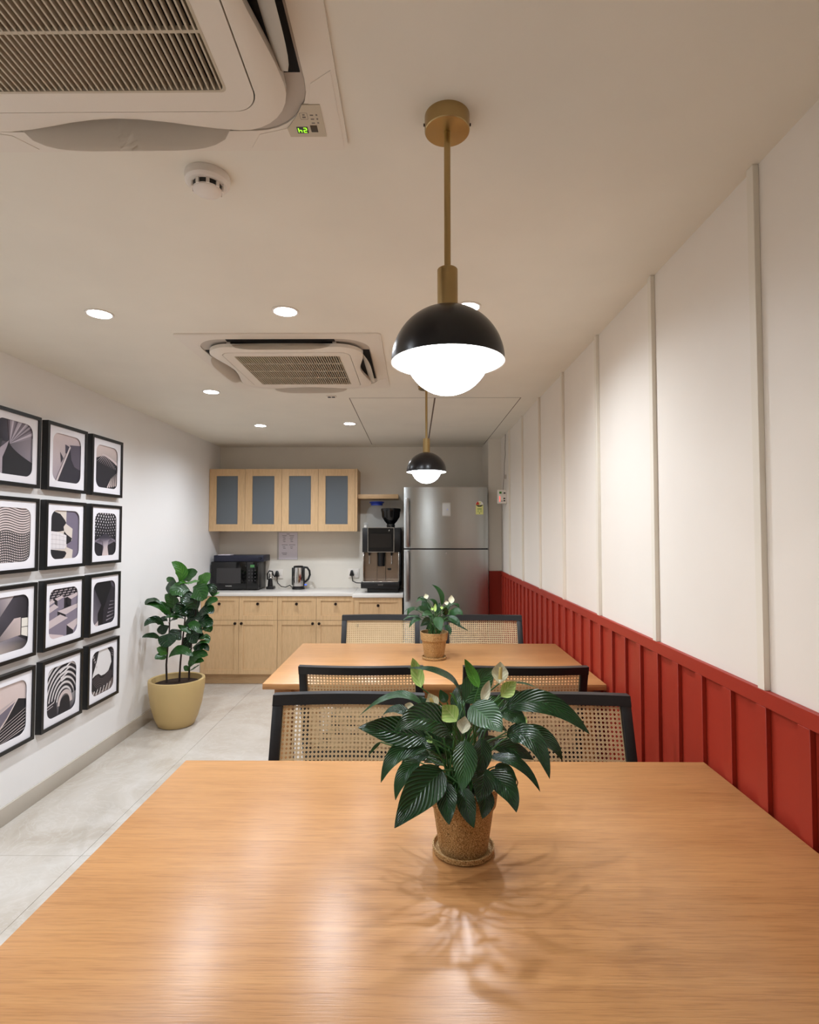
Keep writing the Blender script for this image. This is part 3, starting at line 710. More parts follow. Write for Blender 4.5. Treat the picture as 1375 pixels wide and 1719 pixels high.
# ------------------------------------------------------------------ cassette air conditioners
def cassette(cx, cy, label, cross, led):
    t = thing('cassette_air_conditioner', label, 'air conditioner', (cx, cy, H), 'ceiling cassette air conditioners')
    n = 8
    # flat panel with a rounded opening
    B().ring(rrect(cx, cy, 0.457, 0.457, 0.02, n), rrect(cx, cy, 0.395, 0.395, 0.13, n), H - 0.006, H).obj('ceiling_panel', M['ac'], t)
    for sx, sy in ((1, 1), (-1, 1), (1, -1), (-1, -1)):   # corner covers
        pts = [(cx + sx * a, cy + sy * b) for a, b in ((0.448, 0.24), (0.448, 0.448), (0.24, 0.448), (0.27, 0.405), (0.345, 0.385), (0.385, 0.345), (0.405, 0.27))]
        B().prism(pts, H - 0.0070, H - 0.005).obj('corner_cover', M['ac'], t)
    B().prism(rrect(cx, cy, 0.394, 0.394, 0.13, n), H - 0.0035, H - 0.001).obj('recess_back', M['ac_grey'], t)
    # dark outlet slots on four sides
    for k in range(4):
        rot = Matrix.Rotation(k * pi / 2, 3, 'Z')
        def RP(a, b, z): v = rot @ Vector((a, b, 0)); return (cx + v.x, cy + v.y, z)
        b = B(); b.hexa([RP(0.30, -0.245, H-0.0055), RP(0.390, -0.245, H-0.0055), RP(0.390, 0.245, H-0.0055), RP(0.30, 0.245, H-0.0055),
                         RP(0.30, -0.245, H-0.0035), RP(0.390, -0.245, H-0.0035), RP(0.390, 0.245, H-0.0035), RP(0.30, 0.245, H-0.0035)])
        b.obj('outlet_slot', M['ac_dark'], t)
        # curved flap, tilted down and outward, its ends rounded away
        rows = []
        for q in range(21):
            s = -1 + 2 * q / 20; e = max(0.0, 1 - abs(s) ** 5)
            wd = 0.010 + 0.048 * e ** 0.6
            row = []
            for j in range(6):
                u = j / 5
                a = 0.351 + wd * u * 0.68; z = H - 0.010 - wd * u * 0.73 - 0.006 * sin(pi * u) * e
                row.append(RP(a, s * 0.228, z))
            rows.append(row)
        b = B(); b.sheet(rows)
        bmesh.ops.solidify(b.bm, geom=list(b.bm.faces), thickness=0.005)
        b.obj('air_flap', M['ac'], t)
        for s in (-1, 1):
            B().box(*sorted((RP(0.345, s*0.25, 0)[0], RP(0.36, s*0.232, 0)[0])), *sorted((RP(0.345, s*0.25, 0)[1], RP(0.36, s*0.232, 0)[1])), H - 0.028, H - 0.005, 0.001).obj('flap_pivot', M['ac_grey'], t)
    # raised centre body with a waist beside each flap
    def waist(pts, d):
        out = []
        for x, y in pts:
            u, v = x - cx, y - cy
            f = lambda s: 0.5 * (1 + cos(pi * min(1, abs(s) / 0.27)))
            if abs(u) > abs(v): u -= math.copysign(d * f(v), u)
            else: v -= math.copysign(d * f(u), v)
            out.append((cx + u, cy + v))
        return out
    def dense(pts, m=10):
        out = []
        for i, p in enumerate(pts):
            q = pts[(i + 1) % len(pts)]
            L = math.hypot(q[0]-p[0], q[1]-p[1]); k = m if L > 0.1 else 1
            for j in range(k): out.append((p[0] + (q[0]-p[0])*j/k, p[1] + (q[1]-p[1])*j/k))
        return out
    o0 = waist(dense(rrect(cx, cy, 0.362, 0.362, 0.12, n)), 0.036); o1 = waist(dense(rrect(cx, cy, 0.350, 0.350, 0.115, n)), 0.034)
    i0 = dense(rrect(cx, cy, 0.302, 0.302, 0.05, n))
    b = B()
    rows = []
    for pts, z in ((i0, H - 0.036), (o1, H - 0.036), (o0, H - 0.030), (o0, H - 0.014), (i0, H - 0.014)):
        rows.append([b.bm.verts.new((p[0], p[1], z)) for p in pts])
    L = len(i0)
    for a, c_ in zip(rows, rows[1:] + rows[:1]):
        for k in range(L): b.bm.faces.new((a[k], a[(k+1) % L], c_[(k+1) % L], c_[k]))
    b.obj('body_frame', M['ac'], t)
    gh = 0.252
    B().ring(rrect(cx, cy, 0.2995, 0.2995, 0.048, n), rrect(cx, cy, gh, gh, 0.012, n), H - 0.037, H - 0.020).obj('intake_panel', M['ac'], t)
    B().ring(rrect(cx, cy, gh, gh, 0.012, n), rrect(cx, cy, gh - 0.005, gh - 0.005, 0.01, n), H - 0.0375, H - 0.012).obj('grille_rim', M['ac_cream'], t)
    B().prism(rrect(cx, cy, 0.30, 0.30, 0.02, n), H - 0.012, H - 0.0055).obj('intake_void', M['ac_dark'], t)
    ns = 44; sl = B().box(-0.0016, 0.0016, -gh + 0.005, gh - 0.005, -0.0365, -0.0245).mesh('grille_slat'); sl.materials.append(M['ac_cream'])
    for k in range(1, ns):
        o = link('grille_slat', sl, t); o.location = (-gh + 2 * gh * k / ns, 0, 0)
    for k in range(cross):
        yy = cy - gh + 2 * gh * (k + 1) / (cross + 1)
        B().box(cx - gh + 0.005, cx + gh - 0.005, yy - 0.003, yy + 0.003, H - 0.0362, H - 0.028).obj('grille_crossbar', M['ac_cream'], t)
    if led:
        # receiver plate in the corner cover, green 24 read from the opposite side
        px, py = cx + 0.384, cy + 0.383; z = H - 0.0072
        pl = B().prism([(px - 0.048, py + 0.028), (px + 0.03, py + 0.028), (px + 0.03, py - 0.062), (px - 0.006, py - 0.062), (px - 0.024, py - 0.03), (px - 0.05, py + 0.004)], z - 0.0012, z + 0.001).obj('receiver_plate', M['ac_cream'], t)
        zz = z - 0.0014
        B().box(px - 0.030, px - 0.006, py - 0.002, py + 0.017, zz, zz + 0.0006).obj('display_window', M['black_gloss'], pl)
        B().box(px, px + 0.0145, py - 0.006, py + 0.014, zz, zz + 0.0006).obj('receiver_eye', M['black_gloss'], pl)
        def seg7(x0, y0, w_, h_, segs):
            b = B(); s = 0.0011
            R_ = {'a': (x0, x0+w_, y0-s, y0+s), 'd': (x0, x0+w_, y0+h_-s, y0+h_+s), 'g': (x0, x0+w_, y0+h_/2-s, y0+h_/2+s),
                  'f': (x0-s, x0+s, y0, y0+h_/2), 'e': (x0-s, x0+s, y0+h_/2, y0+h_), 'b': (x0+w_-s, x0+w_+s, y0, y0+h_/2), 'c': (x0+w_-s, x0+w_+s, y0+h_/2, y0+h_)}
            for q in segs: b.box(*R_[q], zz - 0.0003, zz + 0.0002)
            b.obj('lit_digit', M['green_led'], pl)
        seg7(px - 0.0265, py + 0.0015, 0.006, 0.0125, 'fegc'); seg7(px - 0.0155, py + 0.0015, 0.006, 0.0125, 'abged')
        B().ring(rrect(px - 0.008, py - 0.032, 0.008, 0.009, 0.002, 3), rrect(px - 0.008, py - 0.032, 0.0074, 0.0084, 0.002, 3), zz, zz + 0.0004).obj('icon_box', M['icon'], pl)
        b = B(); b.box(px - 0.0105, px - 0.0055, py - 0.037, py - 0.034, zz, zz + 0.0004); b.box(px - 0.0115, px - 0.0045, py - 0.031, py - 0.027, zz, zz + 0.0004)
        for q in range(3):
            b.box(px + 0.005, px + 0.012, py - 0.036 + q * 0.011, py - 0.033 + q * 0.011, zz, zz + 0.0004)
            b.box(px + 0.017, px + 0.0205, py - 0.037 + q * 0.011, py - 0.033 + q * 0.011, zz, zz + 0.0004)
        b.obj('icon_print', M['icon'], pl)
    return t
cassette(-0.605, 0.763, 'white cassette air conditioner with lit green display above the pictures and large table', 3, True)
cassette(-0.605, 2.839, 'white cassette air conditioner nearer the kitchen, ringed by four downlights', 3, False)

# smoke detector, ceiling sensor
sx, sy = -0.505, 1.318
sd = thing('smoke_detector', 'round white smoke detector on the ceiling beside the cassette unit with green display', 'smoke detector', (sx, sy, H))
B().lathe([(0, H), (0.0525, H), (0.0535, H - 0.004), (0.0525, H - 0.018), (0.046, H - 0.024), (0, H - 0.024)], (sx, sy, 0), 40).obj('base', M['white'], sd)
B().lathe([(0, H - 0.023), (0.0345, H - 0.023), (0.0335, H - 0.035), (0, H - 0.035)], (sx, sy, 0), 32).obj('vent_ring', M['black'], sd)
for k in range(9):
    a = 2 * pi * k / 9 + 0.2
    c_, s_ = cos(a), sin(a)
    B().hexa([(sx + r_ * c_ - q * s_ * 0.004, sy + r_ * s_ + q * c_ * 0.004, z) for z in (H - 0.0365, H - 0.022) for r_, q in ((0.030, -1), (0.0375, -1), (0.0375, 1), (0.030, 1))]).obj('vent_fin', M['white'], sd)
B().lathe([(0, H - 0.0345), (0.034, H - 0.0345), (0.033, H - 0.038), (0.025, H - 0.043), (0, H - 0.045)], (sx, sy, 0), 36).obj('cap', M['white'], sd)
B().lathe([(0, H - 0.024), (0.0022, H - 0.024), (0.002, H - 0.027), (0, H - 0.0275)], (sx + 0.04, sy - 0.005, 0), 10).obj('status_lamp', M['chrome'], sd)
qx, qy = -0.532, 3.508
cs = thing('ceiling_sensor', 'tiny white ceiling sensor with two black windows between kitchen-side cassette unit and hatch', 'sensor', (qx, qy, H))
B().box(qx - 0.032, qx + 0.032, qy - 0.018, qy + 0.018, H - 0.007, H, 0.002).obj('plate', M['white'], cs)
for s in (-0.012, 0.014):
    B().box(qx + s - 0.010, qx + s + 0.010, qy - 0.012, qy + 0.012, H - 0.0085, H - 0.006).obj('sensor_window', M['black_gloss'], cs)

#PART2
# ------------------------------------------------------------------ kitchen base units and worktops
CT, CB = 0.850, 0.819
def shaker(name, x0, x1, z0, z1, yf, parent, fw=0.041, th=0.02):
    """frame-and-panel front, the panel sunk behind its frame"""
    d = B().ring([(x0, z0), (x1, z0), (x1, z1), (x0, z1)], [(x0 + fw, z0 + fw), (x1 - fw, z0 + fw), (x1 - fw, z1 - fw), (x0 + fw, z1 - fw)], yf, yf + th, 'Y')
    door = d.obj(name, M['oak_v'], parent)
    B().box(x0 + fw - 0.002, x1 - fw + 0.002, yf + 0.007, yf + th, z0 + fw - 0.002, z1 - fw + 0.002).obj('front_panel', M['oak_v'], door)
    return door
def knob(x, z, yf, parent):
    B().lathe([(0, 0.002), (0.0055, 0.002), (0.0055, -0.012), (0.013, -0.014), (0.0145, -0.019), (0.013, -0.026), (0, -0.027)], (x, yf, z), 8, 'Y').obj('knob', M['knob'], parent)
def base_unit(xs, yf, label, pairs):
    t = thing('base_cabinet', label, 'cabinet', ((xs[0] + xs[-1]) / 2, (yf + YB) / 2, 0), 'light oak base cabinets')
    g = 0.0015
    B().box(xs[0], xs[-1], yf + 0.021, YB - 0.004, 0.1, CB).obj('carcass', M['oak_v'], t)
    B().box(xs[0], xs[-1], yf + 0.06, yf + 0.08, 0, 0.1).obj('plinth', M['oak_h'], t)
    for i in range(len(xs) - 1):
        a, b = xs[i] + g, xs[i + 1] - g
        d = shaker('drawer_front', a, b, 0.596 + g, CB - 0.003, yf, t); knob((a + b) / 2, 0.748, yf, d)
        d = shaker('door', a, b, 0.1, 0.596 - g, yf, t)
        kx = b - 0.028 if pairs and i % 2 == 0 else a + 0.028
        knob(kx, 0.568, yf, d)
    return t
YC = 5.155
base_unit([-1.986, -1.630, -1.272], YC, 'light oak base cabinet under the microwave, partly behind the fig', True)
base_unit([-1.272, -0.911, -0.548], YC, 'light oak base cabinet with two drawers under the kettle', True)
base_unit([-0.547, -0.112], 5.050, 'single-drawer light oak base cabinet under the coffee machine', False)
tag(B().box(-1.986, -0.566, YC - 0.012, YB, CB, CT, 0.002).obj('worktop', M['slab']), 'long white quartz worktop carrying the microwave and the kettle', 'worktop', 'white worktops')
tag(B().box(-0.565, -0.104, 5.038, YB, CB, CT, 0.002).obj('worktop', M['slab']), 'short deeper white quartz worktop under the coffee machine', 'worktop', 'white worktops')

# ------------------------------------------------------------------ wall cabinet and shelf
YU = 5.330
wc = thing('wall_cabinet', 'light oak wall cabinet with four frosted glass doors', 'cabinet', (-1.27, 5.48, 1.42))
xs = [-1.986, -1.638, -1.284, -0.930, -0.574]
for nm, q in (('bottom_board', (-1.986, -0.574, YU + 0.022, YB, 1.42, 1.438)), ('top_board', (-1.986, -0.574, YU + 0.022, YB, 2.004, 2.022)), ('back_board', (-1.986, -0.574, YB - 0.012, YB, 1.438, 2.004)),
              ('end_panel', (-1.986, -1.968, YU + 0.022, YB - 0.012, 1.438, 2.004)), ('divider', (-1.293, -1.275, YU + 0.022, YB - 0.012, 1.438, 2.004))):
    B().box(*q).obj(nm, M['oak_v'], wc)
B().box(-1.96, -0.58, YU + 0.06, YB - 0.012, 1.71, 1.728).obj('inner_shelf', M['oak_h'], wc)
B().box(-0.573, -0.551, YU, YB, 1.418, 2.024, 0.001, 1).obj('end_panel', M['oak_v'], wc)
for i in range(4):
    a, c_ = xs[i] + 0.0012, xs[i + 1] - 0.0012; fw_ = 0.069
    d = B().ring([(a, 1.42), (c_, 1.42), (c_, 2.022), (a, 2.022)], [(a + fw_, 1.488), (c_ - fw_, 1.488), (c_ - fw_, 1.955), (a + fw_, 1.955)], YU, YU + 0.021, 'Y')
    door = d.obj('door', M['oak_v'], wc)
    p = B().box(a + fw_ - 0.003, c_ - fw_ + 0.003, YU + 0.009, YU + 0.014, 1.485, 1.958).obj('glass_pane', M['frost'], door)
    p['label'] = 'grey frosted glass pane'
tag(B().box(-0.5505, -0.158, 5.372, YB, 1.737, 1.780, 0.0015).obj('wall_shelf', M['oak_h']), 'short light oak wall shelf above the coffee machine', 'shelf')

# ------------------------------------------------------------------ microwave and what lies on it
mx0, mx1, my0, my1, mz0, mz1 = -1.968, -1.508, 5.355, 5.615, CT, 1.127
mw = thing('microwave', 'black microwave oven on the worktop in the kitchen corner', 'microwave', ((mx0 + mx1) / 2, (my0 + my1) / 2, CT))
B().box(mx0, mx1, my0 + 0.022, my1, mz0 + 0.008, mz1, 0.006).obj('housing', M['black'], mw)
for a in (mx0 + 0.04, mx1 - 0.04):
    for y_ in (my0 + 0.05, my1 - 0.04): B().lathe([(0, 0), (0.012, 0), (0.012, 0.01), (0, 0.01)], (a, y_, mz0), 12).obj('foot', M['black'], mw)
xd = mx0 + 0.345
dr = B().box(mx0, xd - 0.001, my0, my0 + 0.021, mz0 + 0.010, mz1 - 0.002, 0.004).obj('door', M['black_gloss'], mw)
B().box(mx0 + 0.055, xd - 0.055, my0 - 0.0008, my0 + 0.003, mz0 + 0.068, mz1 - 0.062).obj('door_window', mat('smoked_window', S(52, 50, 50), 0.25), dr)
text_obj('maker_name', 'SAMSUNG', 0.013, M['sticker_white'], ((mx0 + xd) / 2, my0 - 0.0006, mz0 + 0.042), dr)
cpn = B().box(xd, mx1, my0, my0 + 0.021, mz0 + 0.010, mz1 - 0.002, 0.004).obj('control_panel', M['black_gloss'], mw)
B().box(xd + 0.035, xd + 0.075, my0 - 0.0008, my0 + 0.002, mz1 - 0.056, mz1 - 0.030).obj('clock_display', M['lcd'], cpn)
for i in range(3):
    for j in range(4): B().lathe([(0, 0.001), (0.006, 0.001), (0.006, -0.001), (0, -0.001)], (xd + 0.025 + 0.029 * i, my0, mz1 - 0.085 - 0.032 * j), 10, 'Y').obj('key', mat('key_grey', S(66, 64, 64), 0.4), cpn)
nb = thing('flat_case', 'flat dark navy case lying on top of the microwave', 'case', (-1.72, 5.48, mz1))
B().box(-1.945, -1.462, 5.362, 5.60, mz1, mz1 + 0.060, 0.003).obj('case_body', M['navy'], nb)
B().lathe([(0, 0.002), (0.014, 0.002), (0.014, -0.001), (0.010, -0.0012), (0.009, 0.001), (0, 0.001)], (-1.495, 5.362, mz1 + 0.032), 16, 'Y').obj('round_port', M['black_gloss'], nb)
tag(B().box(-1.91, -1.79, 5.37, 5.48, mz1 + 0.0602, mz1 + 0.066, 0.001).obj('paper_slip', M['paper']), 'small folded white paper on the navy case', 'paper')

# small black frother with chrome head
fr = thing('milk_frother', 'small black device with a chrome head on a stand beside the microwave', 'frother', (-1.425, 5.50, CT))
B().box(-1.462, -1.388, 5.46, 5.54, CT, CT + 0.026, 0.004).obj('stand', M['black'], fr)
B().lathe([(0, 0.024), (0.026, 0.024), (0.024, 0.05), (0.020, 0.10), (0, 0.10)], (-1.43, 5.50, CT), 20).obj('cup_holder', M['black'], fr)
B().lathe([(0, 0.10), (0.014, 0.10), (0.022, 0.112), (0.016, 0.125), (0.019, 0.14), (0.013, 0.155), (0, 0.157)], (-1.424, 5.50, CT), 20).obj('chrome_head', M['chrome'], fr)
B().tube([(-1.455, 5.50, CT + 0.09), (-1.457, 5.50, CT + 0.15), (-1.44, 5.50, CT + 0.178), (-1.41, 5.50, CT + 0.172), (-1.402, 5.50, CT + 0.14), (-1.385, 5.50, CT + 0.118)], 0.007, 8).obj('arm', M['black'], fr)

# sockets
def socket(x0, x1, z0, z1, label, sw):
    t = thing('wall_socket', label, 'socket', ((x0 + x1) / 2, YB, z0), 'white wall sockets over the worktop')
    pl = B().box(x0, x1, YB - 0.011, YB, z0, z1, 0.003).obj('plate', M['white'], t)
    B().box(x1 - 0.036, x1 - 0.014, YB - 0.0145, YB - 0.009, z0 + 0.028, z1 - 0.028, 0.002).obj('switch', M['sticker_white'], pl)
    xc = x0 + (x1 - x0) * sw
    for dx, dz in ((0, 0.014), (-0.011, -0.008), (0.011, -0.008)): B().lathe([(0, -0.0118), (0.004, -0.0118), (0.004, -0.010), (0, -0.010)], (xc + dx, YB, (z0 + z1) / 2 + dz), 8, 'Y').obj('pin_hole', M['black'], pl)
    return xc, (z0 + z1) / 2
s1 = socket(-1.497, -1.332, 0.942, 1.035, 'double white wall socket between the microwave and the kettle', 0.66)
s2 = socket(-0.672, -0.562, 0.950, 1.042, 'white wall socket beside the coffee machine', 0.36)
def plug(x, z, parent):
    p = B().hexa([(x - 0.024, YB - 0.05, z - 0.024), (x + 0.024, YB - 0.05, z - 0.024), (x + 0.024, YB - 0.013, z - 0.024), (x - 0.024, YB - 0.013, z - 0.024),
              (x - 0.010, YB - 0.045, z + 0.034), (x + 0.010, YB - 0.045, z + 0.034), (x + 0.010, YB - 0.013, z + 0.034), (x - 0.010, YB - 0.013, z + 0.034)], 0.007)
    return p.obj('plug', M['black'], parent)

# kettle with its powered base
kx, ky = -1.148, 5.49
kb = thing('kettle_base', 'round black power base under the kettle with cord and plug in the double socket', 'kettle base', (kx, ky, CT))
B().lathe([(0, 0), (0.062, 0), (0.064, 0.004), (0.061, 0.016), (0.052, 0.019), (0, 0.019)], (kx, ky, CT), 36).obj('base_plate', M['black'], kb)
B().tube([(kx - 0.055, ky, CT + 0.01), (kx - 0.09, ky + 0.02, CT + 0.035), (-1.29, 5.56, CT + 0.012), (-1.34, 5.58, CT + 0.016), (-1.378, 5.59, CT + 0.05), (s1[0], 5.60, CT + 0.075), (s1[0], 5.602, s1[1] - 0.022)], 0.0045, 8).obj('cord', M['black'], kb)
plug(s1[0], s1[1], kb)
kt = thing('electric_kettle', 'brushed steel electric kettle with black lid and handle', 'kettle', (kx, ky, CT + 0.0195))
kz = CT + 0.0195
B().lathe([(0, 0), (0.055, 0), (0.056, 0.004), (0.0545, 0.10), (0.051, 0.185), (0.0495, 0.195), (0, 0.195)], (kx, ky, kz), 40).obj('body', M['chrome'], kt)
B().lathe([(0, 0.0005), (0.0572, 0.0005), (0.0575, 0.004), (0.057, 0.012), (0, 0.012)], (kx, ky, kz), 40).obj('bottom_band', M['black'], kt)
B().lathe([(0, 0.194), (0.0505, 0.194), (0.050, 0.203), (0.042, 0.210), (0, 0.213)], (kx, ky, kz), 36).obj('lid', M['black'], kt)
B().box(kx - 0.066, kx - 0.044, ky - 0.012, ky + 0.012, kz + 0.02, kz + 0.192, 0.006).obj('spout_strip', M['black'], kt)
B().box(kx + 0.036, kx + 0.062, ky - 0.020, ky + 0.014, kz + 0.012, kz + 0.198, 0.006).obj('handle_mount', M['black'], kt)
B().tube([(kx + 0.05, ky, kz + 0.196), (kx + 0.085, ky, kz + 0.192), (kx + 0.108, ky, kz + 0.16), (kx + 0.112, ky, kz + 0.12), (kx + 0.098, ky, kz + 0.08), (kx + 0.072, ky, kz + 0.055), (kx + 0.055, ky, kz + 0.05)], 0.0105, 10).obj('handle', M['black'], kt)
B().box(kx + 0.058, kx + 0.082, ky - 0.008, ky + 0.008, kz + 0.018, kz + 0.028, 0.003).obj('switch', M['blue_led'], kt)

# notice sheet taped to the wall in a clear sleeve
np_ = thing('notice_sheet', 'printed white notice sheet on the wall under the wall cabinet', 'notice', (-1.29, YB, 1.13))
B().box(-1.398, -1.186, YB - 0.0015, YB, 1.130, 1.412).obj('sleeve', mat('sleeve_grey', S(190, 184, 178), 0.3), np_)
sh = B().box(-1.380, -1.190, YB - 0.0025, YB - 0.0012, 1.136, 1.408).obj('sheet', M['paper'], np_)
b = B(); rr = random.Random(3)
for z, segs in ((1.392, [(-1.30, -1.27)]), (1.375, [(-1.345, -1.30), (-1.275, -1.225)]), (1.36, [(-1.34, -1.315), (-1.265, -1.23)]), (1.345, [(-1.335, -1.31), (-1.27, -1.235)]), (1.33, [(-1.34, -1.315), (-1.262, -1.24)]),
                (1.315, [(-1.335, -1.312), (-1.26, -1.235)]), (1.282, [(-1.35, -1.29), (-1.275, -1.212)]), (1.262, [(-1.34, -1.315), (-1.265, -1.235)]), (1.247, [(-1.335, -1.31), (-1.26, -1.24)]), (1.20, [(-1.35, -1.295)]), (1.186, [(-1.34, -1.30)])):
    for a, c_ in segs: b.box(a, c_, YB - 0.0027, YB - 0.002, z - 0.002, z + 0.002)
b.obj('printed_lines', M['ink'], sh)

# ------------------------------------------------------------------ coffee machine
cx0, cx1, cy0, cy1 = -0.489, -0.128, 5.185, 5.60
cm = thing('coffee_machine', 'black and steel bean-to-cup coffee machine with a touch screen', 'coffee machine', ((cx0 + cx1) / 2, 5.39, CT))
B().box(cx0, cx1, cy0, cy1, 1.222, 1.452, 0.006).obj('upper_housing', M['black'], cm)
B().box(cx0, cx1, cy0 + 0.13, cy1, 0.90, 1.222, 0.004).obj('rear_housing', M['black'], cm)
B().box(cx1 - 0.016, cx1, cy0 + 0.01, cy0 + 0.13, 0.955, 1.222, 0.002).obj('side_column', M['black'], cm)
B().box(cx0 + 0.004, cx0 + 0.012, cy0 + 0.01, cy0 + 0.13, 0.955, 1.222, 0.001).obj('side_column', M['chrome'], cm)
B().box(cx1 - 0.023, cx1 - 0.0165, cy0 + 0.004, cy0 + 0.02, 0.955, 1.222, 0.001).obj('chrome_edge', M['chrome'], cm)
B().box(cx0 + 0.013, cx1 - 0.017, cy0 + 0.122, cy0 + 0.13, 0.955, 1.222).obj('splash_panel', mat('warm_steel_panel', S(158, 144, 130), 0.25, 0.9), cm)
b = B(); b.box(cx0 + 0.13, cx0 + 0.133, cy0 + 0.119, cy0 + 0.123, 0.96, 1.22); b.box(cx0 + 0.212, cx0 + 0.215, cy0 + 0.119, cy0 + 0.123, 0.96, 1.22); b.obj('panel_seam', M['black'], cm)
B().prism(rrect(cx0 + 0.248, 1.06, 0.018, 0.010, 0.009, 4), cy0 + 0.118, cy0 + 0.123, 'Y').obj('panel_slot', M['black'], cm)
fs = B().ring(rrect((cx0 + 0.052 + cx0 + 0.297) / 2, 1.340, 0.124, 0.116, 0.006, 4), rrect((cx0 + 0.052 + cx0 + 0.297) / 2, 1.340, 0.119, 0.111, 0.004, 4), cy0 - 0.010, cy0 + 0.002, 'Y').obj('screen_frame', M['chrome'], cm)
scx = cx0 + 0.1745
B().box(scx - 0.1185, scx + 0.1185, cy0 - 0.008, cy0 + 0.001, 1.2295, 1.4505).obj('screen_glass', M['black_gloss'], fs)
B().box(scx - 0.106, scx + 0.096, cy0 - 0.0086, cy0 - 0.006, 1.268, 1.398).obj('touch_screen', M['screen'], fs)
text_obj('screen_mark', 'F', 0.02, M['sticker_white'], (scx + 0.078, cy0 - 0.0086, 1.425), fs)
tr = B().box(cx0 - 0.008, cx1 - 0.012, cy0 - 0.055, cy0 + 0.13, 0.892, 0.950, 0.006).obj('drip_tray', M['black'], cm)
B().box(cx0 + 0.006, cx1 - 0.022, cy0 - 0.050, cy0 + 0.118, 0.950, 0.956, 0.002).obj('drip_grid', M['chrome'], tr)
text_obj('maker_name', 'WMF', 0.022, M['handle'], (scx + 0.0, cy0 - 0.0556, 0.925), tr)
B().box(cx0 + 0.05, cx1 - 0.02, cy0 - 0.02, cy1 - 0.02, CT, 0.893, 0.003).obj('foot_frame', M['black'], cm)
B().lathe([(0, 0.0), (0.032, 0.0), (0.035, 0.01), (0.035, 0.13), (0, 0.13)], (scx + 0.0, cy0 + 0.055, 1.092), 24).obj('coffee_spout', M['black'], cm)
for xx in (cx0 + 0.062, cx0 + 0.272):
    B().lathe([(0, 0), (0.008, 0), (0.010, 0.03), (0, 0.03)], (xx, cy0 + 0.05, 1.192), 12).obj('wand_mount', M['black'], cm)
    B().lathe([(0, 0), (0.005, 0.002), (0.0055, 0.02), (0.003, 0.028), (0.003, 0.09), (0, 0.09)], (xx, cy0 + 0.05, 1.108), 12).obj('steam_wand', M['chrome'], cm)
hx, hy = -0.226, 5.275
B().lathe([(0, 1.450), (0.038, 1.450), (0.040, 1.480), (0.036, 1.488), (0.060, 1.515), (0.085, 1.556), (0.090, 1.606), (0.094, 1.612), (0.094, 1.634), (0.088, 1.638), (0, 1.640)], (hx, hy, 0), 36).obj('bean_hopper', M['black_gloss'], cm)
B().tube([(s2[0], 5.602, s2[1] - 0.022), (s2[0] + 0.01, 5.59, 0.92), (-0.58, 5.56, 0.905), (cx0 + 0.01, 5.52, 0.905)], 0.005, 8).obj('cord', M['black'], cm)
plug(s2[0], s2[1], cm)
B().tube([(cx0 - 0.004, 5.40, 1.30), (cx0 - 0.02, 5.44, 1.15), (cx0 - 0.05, 5.50, 0.98), (cx0 - 0.03, 5.52, 0.90), (cx0 + 0.01, 5.52, 0.895)], 0.0022, 6).obj('water_hose', M['sticker_white'], cm)
# glass of spoons and clear water jar standing on top of it
jr = thing('water_jar', 'large clear plastic jar with a blue lid on the coffee machine', 'jar', (-0.372, 5.46, 1.4525))
z0 = 1.4525
B().lathe([(0, 0), (0.105, 0), (0.109, 0.006), (0.109, 0.05), (0.106, 0.055), (0.109, 0.06), (0.109, 0.105), (0.106, 0.11), (0.109, 0.115), (0.107, 0.15), (0.088, 0.19), (0.060, 0.215), (0.057, 0.235), (0.054, 0.235), (0.057, 0.213), (0.085, 0.187), (0.1045, 0.15), (0.1045, 0.008), (0, 0.006)], (-0.372, 5.46, z0), 40).obj('jar_body', M['clear'], jr)
B().lathe([(0, 0.222), (0.0575, 0.222), (0.060, 0.240), (0.072, 0.248), (0.074, 0.256), (0.060, 0.260), (0, 0.260)], (-0.372, 5.46, z0), 36).obj('lid', M['blue'], jr)
cp_ = thing('small_cup', 'small clear cup at the corner of the coffee machine top', 'cup', (-0.462, 5.25, 1.4525))
B().lathe([(0, 0), (0.018, 0), (0.023, 0.05), (0.021, 0.05), (0.0165, 0.003), (0, 0.003)], (-0.462, 5.25, 1.4525), 20).obj('cup_wall', M['clear'], cp_)
B().lathe([(0, 0.004), (0.016, 0.004), (0.018, 0.024), (0, 0.024)], (-0.462, 5.25, 1.4525), 16).obj('sachets', M['sticker_white'], cp_)

# ------------------------------------------------------------------ fridge
fx0, fx1, fy = -0.096, 0.668, 5.02
fg = thing('fridge', 'tall brushed steel two-door fridge between the worktop and the column', 'fridge', ((fx0 + fx1) / 2, 5.3, 0))
B().box(fx0 + 0.01, fx1 - 0.004, fy + 0.075, 5.60, 0.03, 1.812, 0.006).obj('cabinet_body', mat('fridge_dark_grey', S(64, 62, 60), 0.4), fg)
for a in (fx0 + 0.06, fx1 - 0.06): B().lathe([(0, 0), (0.02, 0), (0.02, 0.031), (0, 0.031)], (a, fy + 0.12, 0), 14).obj('foot', M['black'], fg)
def fdoor(z0, z1):
    n = 14; pts = []
    for k in range(n + 1):
        u = k / n; x = fx0 + (fx1 - fx0) * u
        e = max(0, abs(2 * u - 1) - 0.965) / 0.035
        pts.append((x, fy - 0.010 * (1 - (2 * u - 1) ** 2) + 0.012 * e * e))
    pts += [(fx1, fy + 0.07), (fx0, fy + 0.07)]
    b = B().prism(pts, z0, z1)
    return b.obj('door', M['steel'], fg)
d1 = fdoor(1.2665, 1.820); d2 = fdoor(0.07, 1.2535)
B().box(fx0 + 0.004, fx1 - 0.004, fy + 0.02, fy + 0.074, 1.2535, 1.2665).obj('door_gap_trim', M['black'], fg)
B().box(fx0 + 0.02, fx1 - 0.02, fy + 0.02, fy + 0.06, 0.03, 0.069).obj('kick_grille', M['black'], fg)
